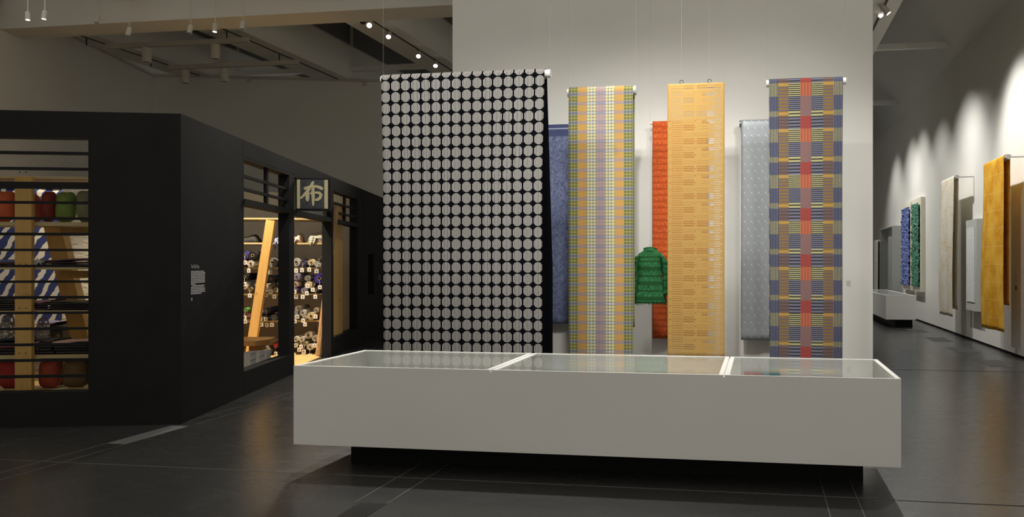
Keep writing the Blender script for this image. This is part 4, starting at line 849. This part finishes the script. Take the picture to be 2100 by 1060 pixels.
# knotted end
b = MB(); kp, kz = on_s(80, 536, SF)
for k in range(9): a = k * .7; b.tube(shop(kp, SF - .01, kz), shop(kp + .07 * math.cos(a), SF - .015 - .01 * (k % 2), kz + .035 * math.sin(a)), .007, 6, .004)
o = b.build('knotted_tassel', mat('white_tassel', (.55, .53, .5), .8)); tag(o, 'white knotted tassel lying on the dark folded cloths', 'tassel')
# silver bags and dark chest further inside
ch = empty('dark_chest', shop(2.35, 1.7, .02), SHOP_A); tag(ch, 'dark wooden chest with metal studs inside the shop window', 'chest')
c0, c1 = on_s(84, 680, 1.7)[0], on_s(128, 680, 1.7)[0]; czt, czb = on_s(100, 668, 1.7)[1], .02
sbox('body', c1, c0, 1.7, 2.05, czb, czt - .05, mat('dark_chest_wood', (.035, .028, .018), .5), ch, bevel=.008); sbox('lid', c1 - .01, c0 + .01, 1.69, 2.06, czt - .05, czt, mat('dark_chest_lid', (.045, .038, .025), .5), ch, bevel=.006)
for q in (.3, .8): MB().lathe(shop(c0 + (c1 - c0) * q, 1.7, czt - .12), -SDIR, [(0, .03), (.008, .028), (.012, .0)], 12).build('metal_stud', mat('aged_brass', (.25, .2, .1), .4, .5, 1.), ch)
folded('lilac and red folded cloths lying on the dark chest', 72, 108, 661, czt, [(.35, .08, .07), (.28, .26, .40)], 1.68, 2, 9)
def bag(label, u0, u1, vt, vb, s, zb_, seed):
    p0, zt = on_s(u0, vt, s); p1, _ = on_s(u1, vt, s); root = empty('silver_bag', shop((p0 + p1) / 2, s, zb_), SHOP_A); tag(root, label, 'bag', 'silver pleated bags on the window shelf'); rnd = random.Random(seed); cx, w_, h = (p0 + p1) / 2, abs(p1 - p0), zt - zb_
    H = [[rnd.uniform(-.018, .018) for _ in range(13)] for _ in range(25)]
    def fn(a, t):
        an = 2 * math.pi * a; k = H[round(a * 24) % 24][round(t * 12)]; return shop(cx + (w_ / 2 + k) * math.cos(an) * (1 - .12 * t), s + .12 + (.07 + k) * math.sin(an) * (1 - .4 * t), zb_ + h * t)
    MB().grid(24, 12, fn).build('pleated_body', mat('silver_foil_cloth', speckled((.42, .38, .32), (.60, .55, .48), 14), .3, .5, .6), root)
    for y in (.09, .15):
        b = MB()
        for k in range(10): a0_, a1_ = math.pi * k / 10, math.pi * (k + 1) / 10; b.tube(shop(cx + w_ * .28 * math.cos(a0_), s + y, zb_ + h + .07 * math.sin(a0_)), shop(cx + w_ * .28 * math.cos(a1_), s + y, zb_ + h + .07 * math.sin(a1_)), .008, 6)
        b.build('handle', mat('lilac_strap', (.36, .30, .34), .6), root)
zbg = on_s(20, 695, SF + .05)[1]
bag('silver pleated bag left of the shelf post', -14, 15, 662, 700, SF + .08, zbg, 1); bag('second silver pleated bag close to the shelf post', 19, 38, 660, 700, SF + .10, zbg, 2); bag('silver pleated bag half hidden right of the post', 62, 86, 668, 700, SF + .12, zbg - .01, 3)
# ------------------------------------------------------------------ lamps on the ceiling
def cyl_lamp(name, label, pos, aim, r, h, m, lit, stem_top=None, group=None, power=0, size=40, col=(1, .9, .75), dark_face=False):
    pos = Vector(pos); root = empty(name, pos); tag(root, label, 'lamp', group); d = (Vector(aim) - pos).normalized()
    MB().lathe(pos - d * h * .5, d, [(0, .001), (0, r * .92), (.01, r), (h, r), (h, r * .86), (h - .02, r * .84)], 18).build('housing', m, root)
    MB().lathe(pos - d * h * .5, d, [(h - .015, .001), (h - .015, r * .86)], 16).build('lamp_face', M_LAMP if lit else M_HOLE, root)
    if stem_top is not None:
        a = pos - d * h * .5; MB().tube(a, (a.x, a.y, stem_top), .007 if stem_top - a.z > .3 else .014, 8).build('stem', m, root)
    if power: spot('lamp_light', pos + d * (h * .5 + .03), aim, power, size, col, .8, .06)
    return root
yp = 11.2
WC = (1, .83, .60)
for i, (u, v, lit, lab, aim, pw) in enumerate((
    (57, 33, 1, 'slim white pendant spotlight lit and tilted above the shop', (2.5, 3.1, 1.2), 240), (91, 31, 1, 'short white pendant spotlight glowing brightly above the shop', (1.9, 3.9, 1.0), 240), (199, 39, 0, 'faint unlit white pendant spotlight above the shop front', (3, 6, 0), 0), (264, 65, 0, 'low white pendant spotlight tilted aside under the bulkhead', (4, 7, 0), 0),
    (390, 60, 0, 'unlit white pendant spotlight near the dark skylight strip', (0, 8, 0), 0), (441, 57, 1, 'lit white pendant spotlight pointing straight down', (.9, 5.6, .9), 1900), (498, 52, 0, 'unlit white pendant spotlight beside the suspended bar', (-.5, 8, 0), 0))):
    yy_ = 8.2 if i < 2 else yp; q = on_y(u, v, yy_); t_ = shop(*aim); tt = q + Vector((random.uniform(-.15, .15), -.2, -1)) if not lit else q + Vector((.12 if i == 0 else 0, -.12, -1))
    cyl_lamp('pendant_spotlight', lab, q, tt, .036 * yy_ / yp, .135 * yy_ / yp, M_FIX, lit, 6.05, 'pendant spotlights above the shop')
    if pw: spot('pendant_light', q + Vector((0, 0, -.12)), t_, pw, 58 if i < 2 else 46, WC, .8, .05)
y_b = {}
for nm, (ul, vl, ur, vr), lamps in (('near', (220, 97, 508, 82), ((301, 113), (442, 106))), ('far', (346, 140, 610, 127), ((380, 157), (460, 154)))):
    zb_ = 5.86; L, R = on_z(ul, vl, zb_), on_z(ur, vr, zb_); yy = (L.y + R.y) / 2
    r_ = empty('suspended_light_bar', ((L.x + R.x) / 2, yy, zb_)); tag(r_, 'suspended pale lighting bar %s between two ceiling beams' % ('close to the bulkhead' if nm == 'near' else 'close to the back wall'), 'lighting bar')
    MB().box(L.x, R.x, yy - .04, yy + .04, zb_ - .04, zb_ + .05).build('bar', M_TRACK, r_)
    for x in (TRK[1], TRK[2]): MB().tube((x, yy, zb_ + .05), (x, yy, 6.062), .012, 8).build('hanger_rod', M_DARK, r_)
    for k, (u, v) in enumerate(lamps):
        q = on_y(u, v, yy); cyl_lamp('cylinder_downlight', 'grey cylinder downlight under the %s lighting bar %s' % ('bulkhead-side' if nm == 'near' else 'wall-side', 'toward the left wall' if k == 0 else 'close to the dark skylight'), q, q + Vector((0, 0, -1)), .085, .29, M_FIX, False, zb_ - .041, 'cylinder downlights under the lighting bars')
aims = ((-3.2, 8.0, 1.8), (-2.6, 8.0, 1.6), (-3.6, 8, 1.2), (-1.9, 8.9, 1.6))
for i, (u, v, lab) in enumerate(((757, 51, 'glaring white track spotlight nearest the bulkhead'), (797, 71, 'white track spotlight second from the bulkhead'), (858, 111, 'white track spotlight third from the bulkhead'), (893, 131, 'white track spotlight last before the partition edge'))):
    q = on_z(u, v, 5.93); q.x = TRK[3]; 
    q = on_x(u, v, TRK[3]); cyl_lamp('track_spotlight', lab, q, q + Vector((.35, -.8, -.75)) if i else q + Vector((.55, -1, -.45)), .05, .2, M_FIX, True, 6.06, 'track spotlights on the ceiling beam', power=300, size=60, col=(1, .93, .80))
for i, (u, v, lab) in enumerate(((1804, 27, 'lit white track spotlight above the aisle facing the camera'), (1815, 19, 'white track spotlight above the aisle tilted to the wall'))):
    q = on_x(u, v, TRK[6]); cyl_lamp('track_spotlight', lab, q, q + (Vector((.1, -.9, -.8)) if i == 0 else Vector((.7, -.1, -.9))), .05, .2, M_FIX, True, 6.06, 'track spotlights above the aisle', power=380, size=60, col=(1, .97, .92))
q = on_z(744, 47, 6.0); r_ = MB().lathe(q + Vector((0, 0, .06)), (0, 0, -1), [(0, .06), (.03, .06), (.07, .045), (.09, .001)], 16).build('dome_camera', M_DARK); tag(r_, 'small black dome camera on the ceiling beam', 'security camera')
